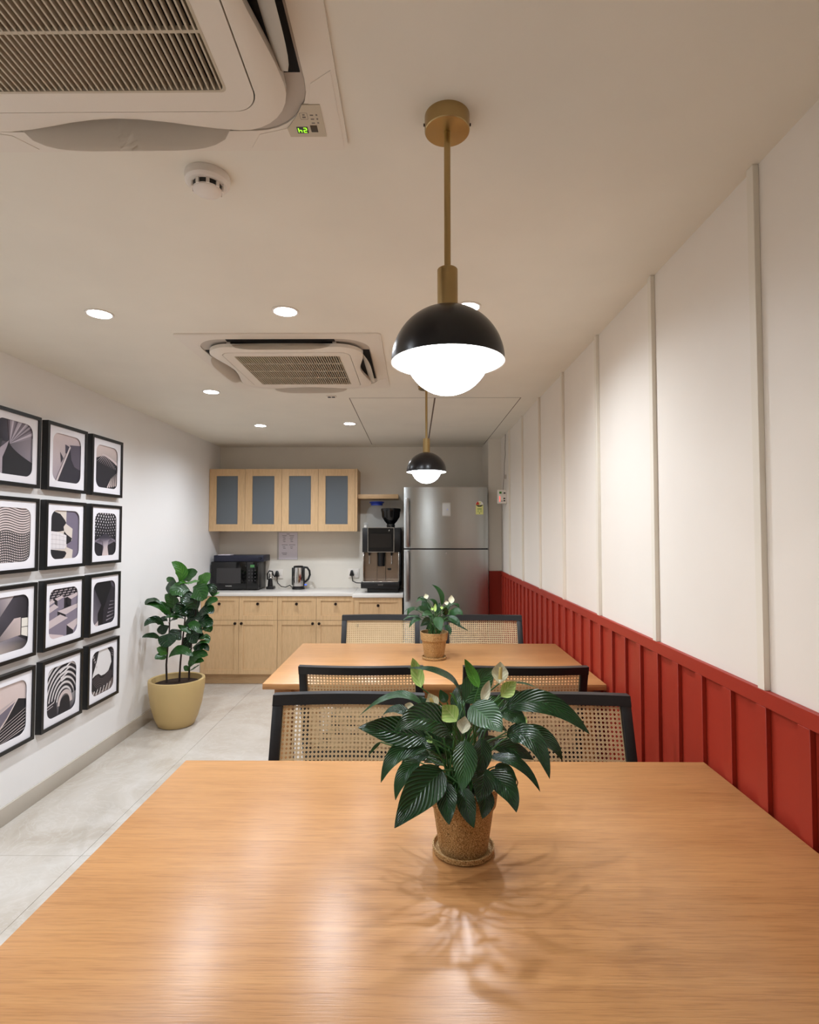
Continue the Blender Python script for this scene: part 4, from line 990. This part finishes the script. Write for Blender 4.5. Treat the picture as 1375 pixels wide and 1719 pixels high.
for d, z0, z1 in ((d1, 1.275, 1.718), (d2, 0.79, 1.243)):
    hd = B().box(fx0 + 0.016, fx0 + 0.046, fy - 0.052, fy - 0.034, z0, z1, 0.006).obj('handle', M['handle'], d)
    for z in (z0 + 0.02, z1 - 0.02): B().box(fx0 + 0.022, fx0 + 0.040, fy - 0.036, fy + 0.003, z - 0.012, z + 0.012, 0.002).obj('handle_mount', M['handle'], hd)
dp = B().prism(rrect(0.2875, 1.617, 0.039, 0.063, 0.004, 3), fy - 0.0125, fy - 0.006, 'Y').obj('display_panel', M['chrome'], d1)
B().prism(rrect(0.2875, 1.617, 0.033, 0.055, 0.012, 4), fy - 0.0135, fy - 0.012, 'Y').obj('display_bezel', mat('mirror_glass', S(220, 222, 222), 0.18, 1.0), dp)
B().lathe([(0, -0.0145), (0.003, -0.0145), (0.003, -0.013), (0, -0.013)], (0.297, fy, 1.617), 10, 'Y').obj('display_lamp', M['blue_led'], dp)
B().lathe([(0, -0.014), (0.010, -0.014), (0.012, -0.011), (0.012, -0.005), (0, -0.005)], (0.286, fy, 1.222), 16, 'Y').obj('lock', M['chrome'], d2)
# energy label: yellow card with a round dial
lx, lz, ly = 0.588, 1.634, fy - 0.0055
es = B().box(lx - 0.034, lx + 0.034, ly, ly + 0.003, lz - 0.062, lz + 0.026).obj('energy_label', M['yellow_sticker'], d1)
def disc(name, r, a0, a1, m_, yy, zc_, r0=0.0):
    n = 14; o = [(lx + r * cos(a0 + (a1-a0)*k/n), zc_ + r * sin(a0 + (a1-a0)*k/n)) for k in range(n + 1)]
    B().prism(o + ([(lx, zc_)] if a1 - a0 < 6 else []), yy, yy + 0.001, 'Y').obj(name, m_, es)
disc('dial', 0.034, 0.0, pi, M['sticker_white'], ly - 0.0005, lz + 0.026)
disc('dial_red', 0.032, 0.62 * pi, pi, M['sticker_red'], ly - 0.0010, lz + 0.026)
disc('dial_yellow', 0.026, 0.3 * pi, 0.6 * pi, M['yellow_sticker'], ly - 0.0010, lz + 0.026)
B().prism([(lx - 0.034, lz + 0.026), (lx - 0.014, lz + 0.008), (lx + 0.014, lz + 0.008), (lx + 0.034, lz + 0.026), (lx, lz + 0.020)], ly - 0.0016, ly, 'Y').obj('dial_band', M['sticker_dark'], es)
B().box(lx - 0.020, lx + 0.020, ly - 0.0008, ly, lz - 0.016, lz - 0.008).obj('printed_bar', M['sticker_green'], es)
b = B()
for q in range(3): b.box(lx - 0.020, lx - 0.004, ly - 0.0008, ly, lz - 0.026 - q * 0.007, lz - 0.0235 - q * 0.007).box(lx + 0.004, lx + 0.022, ly - 0.0008, ly, lz - 0.026 - q * 0.007, lz - 0.0235 - q * 0.007)
b.box(lx - 0.004, lx + 0.004, ly - 0.0008, ly, lz - 0.055, lz - 0.045)
b.obj('printed_lines', M['sticker_green'], es)

# wall controller with its wire
bx0, bx1, bz0, bz1, byf = 0.735, 0.8, 1.665, 1.785, 4.88
wb = thing('wall_controller', 'small white control box with red and green lights on the cream wall near the fridge', 'controller', (0.79, 4.9, bz0))
B().box(bx0, XR, byf, byf + 0.04, bz0, bz1, 0.003).obj('box_body', M['white'], wb)
ic = B().box(bx0 + 0.012, bx0 + 0.032, byf - 0.001, byf + 0.002, bz1 - 0.034, bz1 - 0.016).obj('green_icon', mat('icon_green', S(84, 170, 60), 0.5), wb)
B().box(bx0 + 0.016, bx0 + 0.028, byf - 0.0015, byf, bz1 - 0.027, bz1 - 0.023).obj('icon_bar', M['sticker_dark'], ic)
B().box(bx0 + 0.0205, bx0 + 0.0235, byf - 0.0015, byf, bz1 - 0.032, bz1 - 0.018).obj('icon_bar', M['sticker_dark'], ic)
B().box(bx0 + 0.012, bx0 + 0.020, byf - 0.001, byf + 0.002, bz0 + 0.032, bz0 + 0.062, 0.001, 1).obj('red_lamp', M['red_led'], wb)
B().box(bx0 + 0.012, bx0 + 0.020, byf - 0.001, byf + 0.002, bz0 + 0.016, bz0 + 0.026, 0.001, 1).obj('red_lamp', M['red_led'], wb)
for xx, zz in ((0.048, 0.038), (0.048, 0.018), (0.05, 0.086)): B().box(bx0 + xx, bx0 + xx + 0.016, byf - 0.0012, byf + 0.002, bz0 + zz, bz0 + zz + 0.011).obj('terminal', M['black'], wb)
for xx in (0.028, 0.036): B().box(bx0 + xx, bx0 + xx + 0.004, byf - 0.0012, byf + 0.002, bz0 + 0.016, bz0 + 0.024).obj('screw', M['knob'], wb)
wy = 4.9
B().tube([(0.785, wy, bz1 - 0.002), (0.789, wy, 1.85), (0.796, wy, 1.92), (0.797, wy, 2.02), (0.805, wy, 2.10), (0.803, wy, 2.16), (0.806, wy, 2.24), (0.807, wy, H - 0.001)], 0.0022, 6).obj('wire', M['grey_wire'], wb)
B().box(0.798, XR, wy - 0.01, wy + 0.012, 1.885, 1.92, 0.002).obj('wire_clip', M['ac_grey'], wb)

# ------------------------------------------------------------------ framed prints on the left wall
pm = bpy.data.materials.new('print_ink'); pm.use_nodes = True
ca = nd(pm, 'ShaderNodeVertexColor'); ca.layer_name = 'Col'; lk(pm, ca.outputs['Color'], bsdf(pm).inputs['Base Color']); bsdf(pm).inputs['Roughness'].default_value = 0.6
from mathutils.geometry import tessellate_polygon
class Art:
    """flat print: shapes in a unit square (x right, y up), each laid a hair above the last"""
    def __init__(self): self.v, self.f, self.c, self.k = [], [], [], 0
    def poly(self, pts, col, cols=None):
        cl = [(min(1.04, max(-0.04, x)), min(1.04, max(-0.04, y))) for x, y in pts]
        base = len(self.v); self.k += 1
        for i, p in enumerate(cl): self.v.append((p[0], p[1], self.k)); self.c.append(S(*(cols[i] if cols else col)))
        for t in tessellate_polygon([[Vector((x, y, 0)) for x, y in cl]]): self.f.append(tuple(base + i for i in t))
        return self
    def bg(self, bl, br=None, tr=None, tl=None): return self.poly([(0,0),(1,0),(1,1),(0,1)], bl, [bl, br or bl, tr or bl, tl or bl])
    def line(self, pts, w_, col, w1=None, cols=None):
        n = len(pts); L, Rr = [], []
        for i, (x, y) in enumerate(pts):
            a, b_ = pts[max(0, i-1)], pts[min(n-1, i+1)]; dx, dy = b_[0]-a[0], b_[1]-a[1]; d = math.hypot(dx, dy) or 1
            ww = (w_ + ((w1 if w1 is not None else w_) - w_) * i / max(1, n-1)) / 2
            L.append((x - dy/d*ww, y + dx/d*ww)); Rr.append((x + dy/d*ww, y - dx/d*ww))
        self.k += 1
        for i in range(n - 1):
            q = [L[i], Rr[i], Rr[i+1], L[i+1]]
            if all(x < 0 or x > 1 or y < 0 or y > 1 for x, y in q): continue
            base = len(self.v)
            for x, y in q: self.v.append((min(1.04, max(-.04, x)), min(1.04, max(-.04, y)), self.k)); self.c.append(S(*col))
            self.f.append((base, base+1, base+2, base+3))
        return self
    def arc(self, cx, cy, r, a0, a1, w_, col, w1=None, sx=1.0, n=20):
        return self.line([(cx + r*sx*cos(R(a0+(a1-a0)*k/n)), cy + r*sin(R(a0+(a1-a0)*k/n))) for k in range(n+1)], w_, col, w1)
    def dot(self, x, y, r, col, n=8, sx=1.0):
        if -r < x < 1+r and -r < y < 1+r: self.poly([(x + r*sx*cos(2*pi*k/n), y + r*sin(2*pi*k/n)) for k in range(n)], col)
        return self
def curve(f, a, b, n=16): return [(a + (b-a)*k/n, f(a + (b-a)*k/n)) for k in range(n+1)]
K, D, G, P_, W_ = (28,25,30), (60,55,64), (120,112,124), (206,190,190), (236,230,230)
def art_swoop():
    a = Art().bg((70,66,70), (150,140,150), (150,140,146), (48,46,54))
    for k in range(26):
        an = 12 + k * 3.2; v = 150 + int(50*sin(k*1.7)); a.line([(0.38,0.56),(0.38+1.1*cos(R(an)),0.56+1.1*sin(R(an)))], 0.005, (v,v-10,v), 0.07)
    for k in range(10): a.line([(0.33-0.02*k,0.60),(0.2-0.06*k,1.0)], 0.03, (64-k*3,60-k*3,70-k*3), 0.14)
    a.poly([(0.36,0.60)] + curve(lambda x: 0.60 - 0.32*((x-0.36)/0.64)**0.6, 0.37, 1.0) + [(1,0),(0.2,0),(0.22,0.3)], K, None)
    a.poly([(0.0,0.1),(0.12,0.45),(0.36,0.62),(0.3,0.48),(0.2,0.3),(0.2,0.0),(0.02,0.0)], (168,156,164))
    a.poly([(0.0,0.1),(0.0,0.62),(0.2,0.62),(0.08,0.3)], (56,54,58)); return a
def art_peak():
    a = Art().bg((170,158,168), (120,112,124), (206,188,188), (224,206,202))
    a.poly([(0.45,0.80),(0.62,0.76),(1,0.84),(1,0.3),(0.72,0.34),(0.55,0.6),(0.46,0.62)], (74,68,80))
    a.poly([(0.28,0.62),(0.40,0.50),(0.32,0.40)], D)
    a.poly([(0.60,0.78),(0.72,0.42),(0.86,0.34),(1,0.32),(1,0.0),(0.18,0.0)], (44,40,50))
    a.poly([(0.60,0.80),(0.66,0.5),(0.78,0.36),(1,0.3),(1,0.84)], (88,80,92)); a.poly([(0.60,0.79),(0.63,0.75),(0.19,0.0),(0.14,0.02)], (210,196,196)); return a
def art_shell():
    a = Art().bg((30,28,34), (34,32,38), (222,204,198), (226,208,202))
    a.poly([(0,0.66)] + curve(lambda x: 0.66 + 0.1*sin(pi*x), 0, 1) + [(1,0),(0,0)], (34,31,38))
    for k in range(12): a.line([(0.35+0.05*k,0.765-0.008*k*k*0.25),(0.08+0.075*k,0.60-0.012*k)], 0.016, (206,192,192), 0.003)
    a.line(curve(lambda x: 0.78-0.30*(max(0,x-0.3))**1.6, 0.3, 1.0), 0.03, (216,200,198), 0.07)
    for k in range(6): a.line([(0.55+0.09*k,0.02+0.015*k),(0.72+0.05*k,0.26+0.03*k)], 0.05, (216,200,196), 0.006)
    return a
def art_dots():
    a = Art().bg((30,28,32)); 
    for i in range(46):
        y0 = -0.5 + i*0.045
        pts = curve(lambda x: y0 + 0.26*sin(4.2*x+0.6)*(0.7-0.3*x) + 0.34*x, 0, 1, 22)
        mid = abs((i/46)-0.55)
        if mid < 0.14: a.line(pts, 0.030, (214,198,194))
        else:
            for k in range(0, 23): a.dot(pts[k][0], pts[k][1], 0.0165, (218,204,200), 6)
    return a
def art_balconies():
    a = Art().bg((122,112,130))
    a.poly([(0,0),(0.78,0),(0.80,0.18),(0.58,0.24),(0.58,0.32),(0.76,0.38),(0.78,0.62),(0.55,0.72),(0.55,1.0),(0,1)], (222,210,198))
    a.poly([(0,0.98),(0.12,0.97),(0.34,0.92),(0.50,0.80),(0.55,0.74),(0.46,0.66),(0.48,0.58),(0.3,0.56),(0,0.56)], K)
    a.poly([(0.48,0.57),(0.58,0.50),(0.76,0.42),(0.72,0.35),(0.58,0.30),(0.45,0.38)], K)
    a.poly([(0,0.56)] + curve(lambda x: 0.57-0.28*x*x, 0, 0.56) + [(0.56,0.26),(0.5,0.20),(0,0.20)], (232,226,226))
    for k in range(4): a.line(curve(lambda x: 0.50-0.09*k-0.2*x*x*(1-k*0.2), 0, 0.56, 8), 0.005, (180,172,176))
    for k in range(4): a.line([(0.12*k+0.08,0.2),(0.12*k+0.08,0.53)], 0.005, (180,172,176))
    a.poly([(0,0.21)] + curve(lambda x: 0.21-0.10*x, 0, 0.5, 6) + [(0.56,0.12),(0.5,0.04),(0.44,0.02),(0.44,0),(0,0)], K); return a
def art_columns():
    a = Art().bg((36,33,40), (36,33,40), (22,20,24), (22,20,24)); r_ = random.Random(5)
    for i in range(9):
        for j in range(9):
            x, y = 0.06+0.11*i+0.04*(j%2), 0.97-0.065*j+0.03*abs(i-4.5)/4.5
            a.dot(x, y, 0.028-0.0022*j, (226,220,224), 8)
    for s in (-1, 1):
        for k in range(9): a.line([(0.5+s*0.13,0.0),(0.5+s*0.11,0.25),(0.5+s*(0.16+0.035*k),0.42-0.01*k),(0.5+s*(0.2+0.09*k),0.44-0.028*k)], 0.012, (130,120,132))
    a.poly([(0.36,0),(0.42,0.2),(0.38,0.34),(0.2,0.42),(0.5,0.52),(0.8,0.42),(0.64,0.34),(0.6,0.2),(0.66,0)], (170,154,158), [(214,196,192),(190,176,180),(120,110,122),(60,56,66),(56,52,62),(60,56,66),(150,140,150),(200,184,184),(214,196,192)])
    return a
def art_overhang():
    a = Art().bg((24,22,26), (24,22,26), (40,36,42), (90,84,94))
    a.poly([(0,1),(0.62,1),(0.1,0.50),(0,0.40)], G, [(104,98,110),(196,182,182),(66,62,72),(56,52,60)])
    a.poly([(0.62,0.58),(0.8,0.58),(0.8,0.26),(0.15,0.22)], (196,178,172), [(206,188,184),(206,188,184),(196,178,172),(120,110,112)])
    a.poly([(0.82,0.56),(1,0.55),(1,0.2),(0.82,0.26)], (232,226,214)); a.line([(0.82,0.4),(1,0.39)], 0.01, D)
    a.poly([(0.0,0.02),(0.2,0.22),(0.7,0.26),(1,0.12),(1,0),(0,0)], G, [(196,180,172),(150,142,148),(120,112,124),(30,28,32),(28,26,30),(90,84,92)])
    return a
def art_blocks():
    a = Art().bg((38,34,40)); r_ = random.Random(2)
    for i in range(7):
        for j in range(5): a.poly([(0.16*i+0.05*j-0.1,0.78+0.05*j),(0.16*i+0.05*j+0.02,0.79+0.05*j),(0.16*i+0.05*j+0.0,0.81+0.05*j),(0.16*i+0.05*j-0.10,0.80+0.05*j)], (180,166,168))
    def blk(x, y, w_, d_, h_):
        a.poly([(x,y),(x+w_*0.3,y-d_*0.35),(x+w_,y),(x+w_*0.72,y+d_*0.25)], (204,188,188)); a.poly([(x,y),(x+w_*0.3,y-d_*0.35),(x+w_*0.3,y-d_*0.35-h_),(x,y-h_)], (34,30,36)); a.poly([(x+w_*0.3,y-d_*0.35),(x+w_,y),(x+w_,y-h_),(x+w_*0.3,y-d_*0.35-h_)], (132,122,136))
    blk(-0.1,0.74,0.32,0.2,0.1); blk(0.2,0.80,0.32,0.15,0.22); blk(0.62,0.80,0.5,0.2,0.16); blk(-0.18,0.62,0.52,0.3,0.24); blk(0.30,0.54,0.95,0.3,0.3); blk(-0.3,0.36,0.96,0.42,0.34); blk(0.62,0.22,0.8,0.4,0.3)
    a.poly([(0,0.14),(0.5,0.03),(0.55,0),(0,0)], (210,192,192)); return a
def art_stairwell():
    a = Art().bg((128,120,130), (40,36,42), (92,86,98), (60,56,66))
    a.poly([(0.06,0.9),(0.3,1),(0.78,1),(0.86,0.86),(0.62,0.52),(0.5,0.35),(0.48,0),(0.25,0),(0.25,0.28),(0.4,0.46)], (22,20,24))
    a.poly([(0.86,0.86),(0.62,0.5),(0.5,0.32),(0.48,0),(1,0),(1,0.8)], (46,42,48))
    for k in range(6): a.line([(0.62+0.03*k,0.08+0.085*k),(0.98,0.12+0.075*k)], 0.03-0.003*k, (150,142,150), 0.006)
    a.poly([(0,0),(0.25,0.12),(0.25,0),(0,0)], (206,190,188)); return a
def art_steps():
    a = Art().bg((206,186,180), (206,186,180), (222,204,198), (216,196,190))
    a.poly([(0,0.42),(0.72,0.68),(0.1,0.56)], (190,174,172)); a.poly([(0,0.42),(0.78,0.66),(0.1,0.1),(0,0.1)], (116,108,120))
    a.poly([(0.78,0.68),(1,0.62),(1,0),(0,0),(0.14,0.1)], (26,24,28)); a.line([(0.06,0.04),(0.5,0.40),(0.78,0.69)], 0.02, (222,206,200), 0.03)
    for k in range(7): a.line([(0.05,-0.10+0.05*k*1.0),(1,0.10+0.06*k)], 0.017-0.0015*k, (206,192,190))
    a.dot(0.02,0.40,0.05,K); return a
def art_arches():
    a = Art().bg((70,64,72), (60,56,62), (236,230,228), (226,220,220))
    for k in range(9):
        r = 0.24 + 0.10*k
        a.arc(0.62, 0.22, r, 20-2*k, 176, 0.05+0.004*k, K if k % 2 == 0 else (36,33,38), 0.03, 0.9)
        a.arc(0.62, 0.22, r+0.05, 30, 170, 0.022, (228,220,218), 0.03, 0.9)
    for k in range(5): a.line([(0.5-0.02*k,0.6+0.06*k),(0.62+0.05*k,0.62+0.09*k)], 0.03, (236,230,228))
    a.arc(0.62, 0.18, 0.24, 0, 180, 0.09, (206,190,186), 0.07, 0.9); a.poly([(0,0.3),(0.3,0.36),(0.36,0.12),(0.36,0),(0,0)], (40,36,42)); a.line([(0,0.25),(0.25,0.30),(0.3,0.38)], 0.02, (206,196,196)); a.line([(0,0.20),(0.22,0.24)], 0.014, (190,180,182))
    a.poly([(0.42,0)] + [(0.62+0.17*cos(R(180-12*k)), 0.18+0.17*sin(R(180-12*k))) for k in range(16)] + [(0.82,0)], (30,27,32)); return a
def art_ring():
    a = Art().bg((228,224,222))
    a.poly([(0,1),(0.34,0.98),(0.24,0.72),(0.10,0.50),(0.08,0.42),(0.2,0.46),(0.34,0.47),(0.46,0.40),(0.62,0.40),(0.78,0.44),(0.92,0.62),(0.86,0.84),(0.72,0.98),(1,1),(1,0),(0,0)], (34,30,34))
    for k in range(7): a.arc(0.52, 0.52, 0.20+0.035*k, 200, 345, 0.008, (120,108,108), None, 1.15)
    for k in range(6): a.line([(0.04+0.04*k,0.92-0.06*k),(0.10+0.03*k,0.96-0.06*k)], 0.03, (196,186,184))
    for k in range(4): a.line([(0.90,0.95-0.05*k),(0.98,0.90-0.05*k)], 0.014, (150,140,140))
    a.poly([(0,0.16),(0.3,0.05),(0.6,0.08),(1,0.28),(1,0),(0,0)], (110,96,92)); 
    for k in range(6): a.line([(0.08+0.14*k,0.02),(0.16+0.14*k,0.12+0.012*k)], 0.03, (222,214,210))
    return a
ARTS = [[art_swoop, art_peak, art_shell], [art_dots, art_balconies, art_columns], [art_overhang, art_blocks, art_stairwell], [art_steps, art_arches, art_ring]]
PLAB = [['black-framed print of a swooping grey cone over a dark void', 'black-framed print of dark triangular peaks against a pale sky', 'black-framed print of a dark ribbed shell under pale sky'],
        ['black-framed print of flowing rows of dots', 'black-framed print of white curved balconies against a mauve sky', 'black-framed print of a flaring column under dotted lights'],
        ['black-framed print of a dark slanting overhang over a bright window', 'black-framed print of rows of concrete blocks', 'black-framed print of a dark stairwell with pale step edges'],
        ['black-framed print of parallel steps rising to a pale sky', 'black-framed print of nested arches round a dark tunnel', 'black-framed print of a pale opening ringed by dark galleries']]
YC_ = [(2.510, 2.868), (2.921, 3.279), (3.330, 3.682)]
ZR = [(1.640, 2.012), (1.212, 1.586), (0.779, 1.154), (0.352, 0.728)]
for r_ in range(4):
    for c_ in range(3):
        y0, y1 = YC_[c_]; z0, z1 = ZR[r_]; yc, zc = (y0+y1)/2, (z0+z1)/2; hy, hz = (y1-y0)/2, (z1-z0)/2
        t = thing('framed_print', PLAB[r_][c_], 'picture', (XL, yc, z0), 'black-framed prints on the picture wall')
        XFf = XL + 0.034
        f = B()
        f.ring([(yc-hy,zc-hz),(yc+hy,zc-hz),(yc+hy,zc+hz),(yc-hy,zc+hz)], [(yc-hy+.018,zc-hz+.018),(yc+hy-.018,zc-hz+.018),(yc+hy-.018,zc+hz-.018),(yc-hy+.018,zc+hz-.018)], XL, XFf, 'X')
        f.obj('frame', M['frame'], t)
        mo = rrect(yc, zc, hy - .017, hz - .017, .0005, 8); ah, av = hy - .053, hz - .053
        B().ring(mo, rrect(yc, zc, ah, av, 0.047, 8), XFf - 0.009, XFf - 0.0075, 'X').obj('mount_board', M['mat_board'], t)
        A_ = ARTS[r_][c_]()
        me = bpy.data.meshes.new('print'); lay = 0.004 / max(1, A_.k)
        me.from_pydata([(XFf - 0.0145 + k * lay - XL, yc + (x - .5) * 2 * ah * 1.02 - yc, zc + (y - .5) * 2 * av * 1.02 - z0) for x, y, k in A_.v], [], A_.f)
        at_ = me.color_attributes.new('Col', 'FLOAT_COLOR', 'POINT')
        for i, q in enumerate(A_.c): at_.data[i].color = (*q, 1)
        me.materials.append(pm); link('print', me, t)
        B().box(XL, XL + 0.018, yc - hy + .018, yc + hy - .018, zc - hz + .018, zc + hz - .018).obj('backing', M['mat_board'], t)
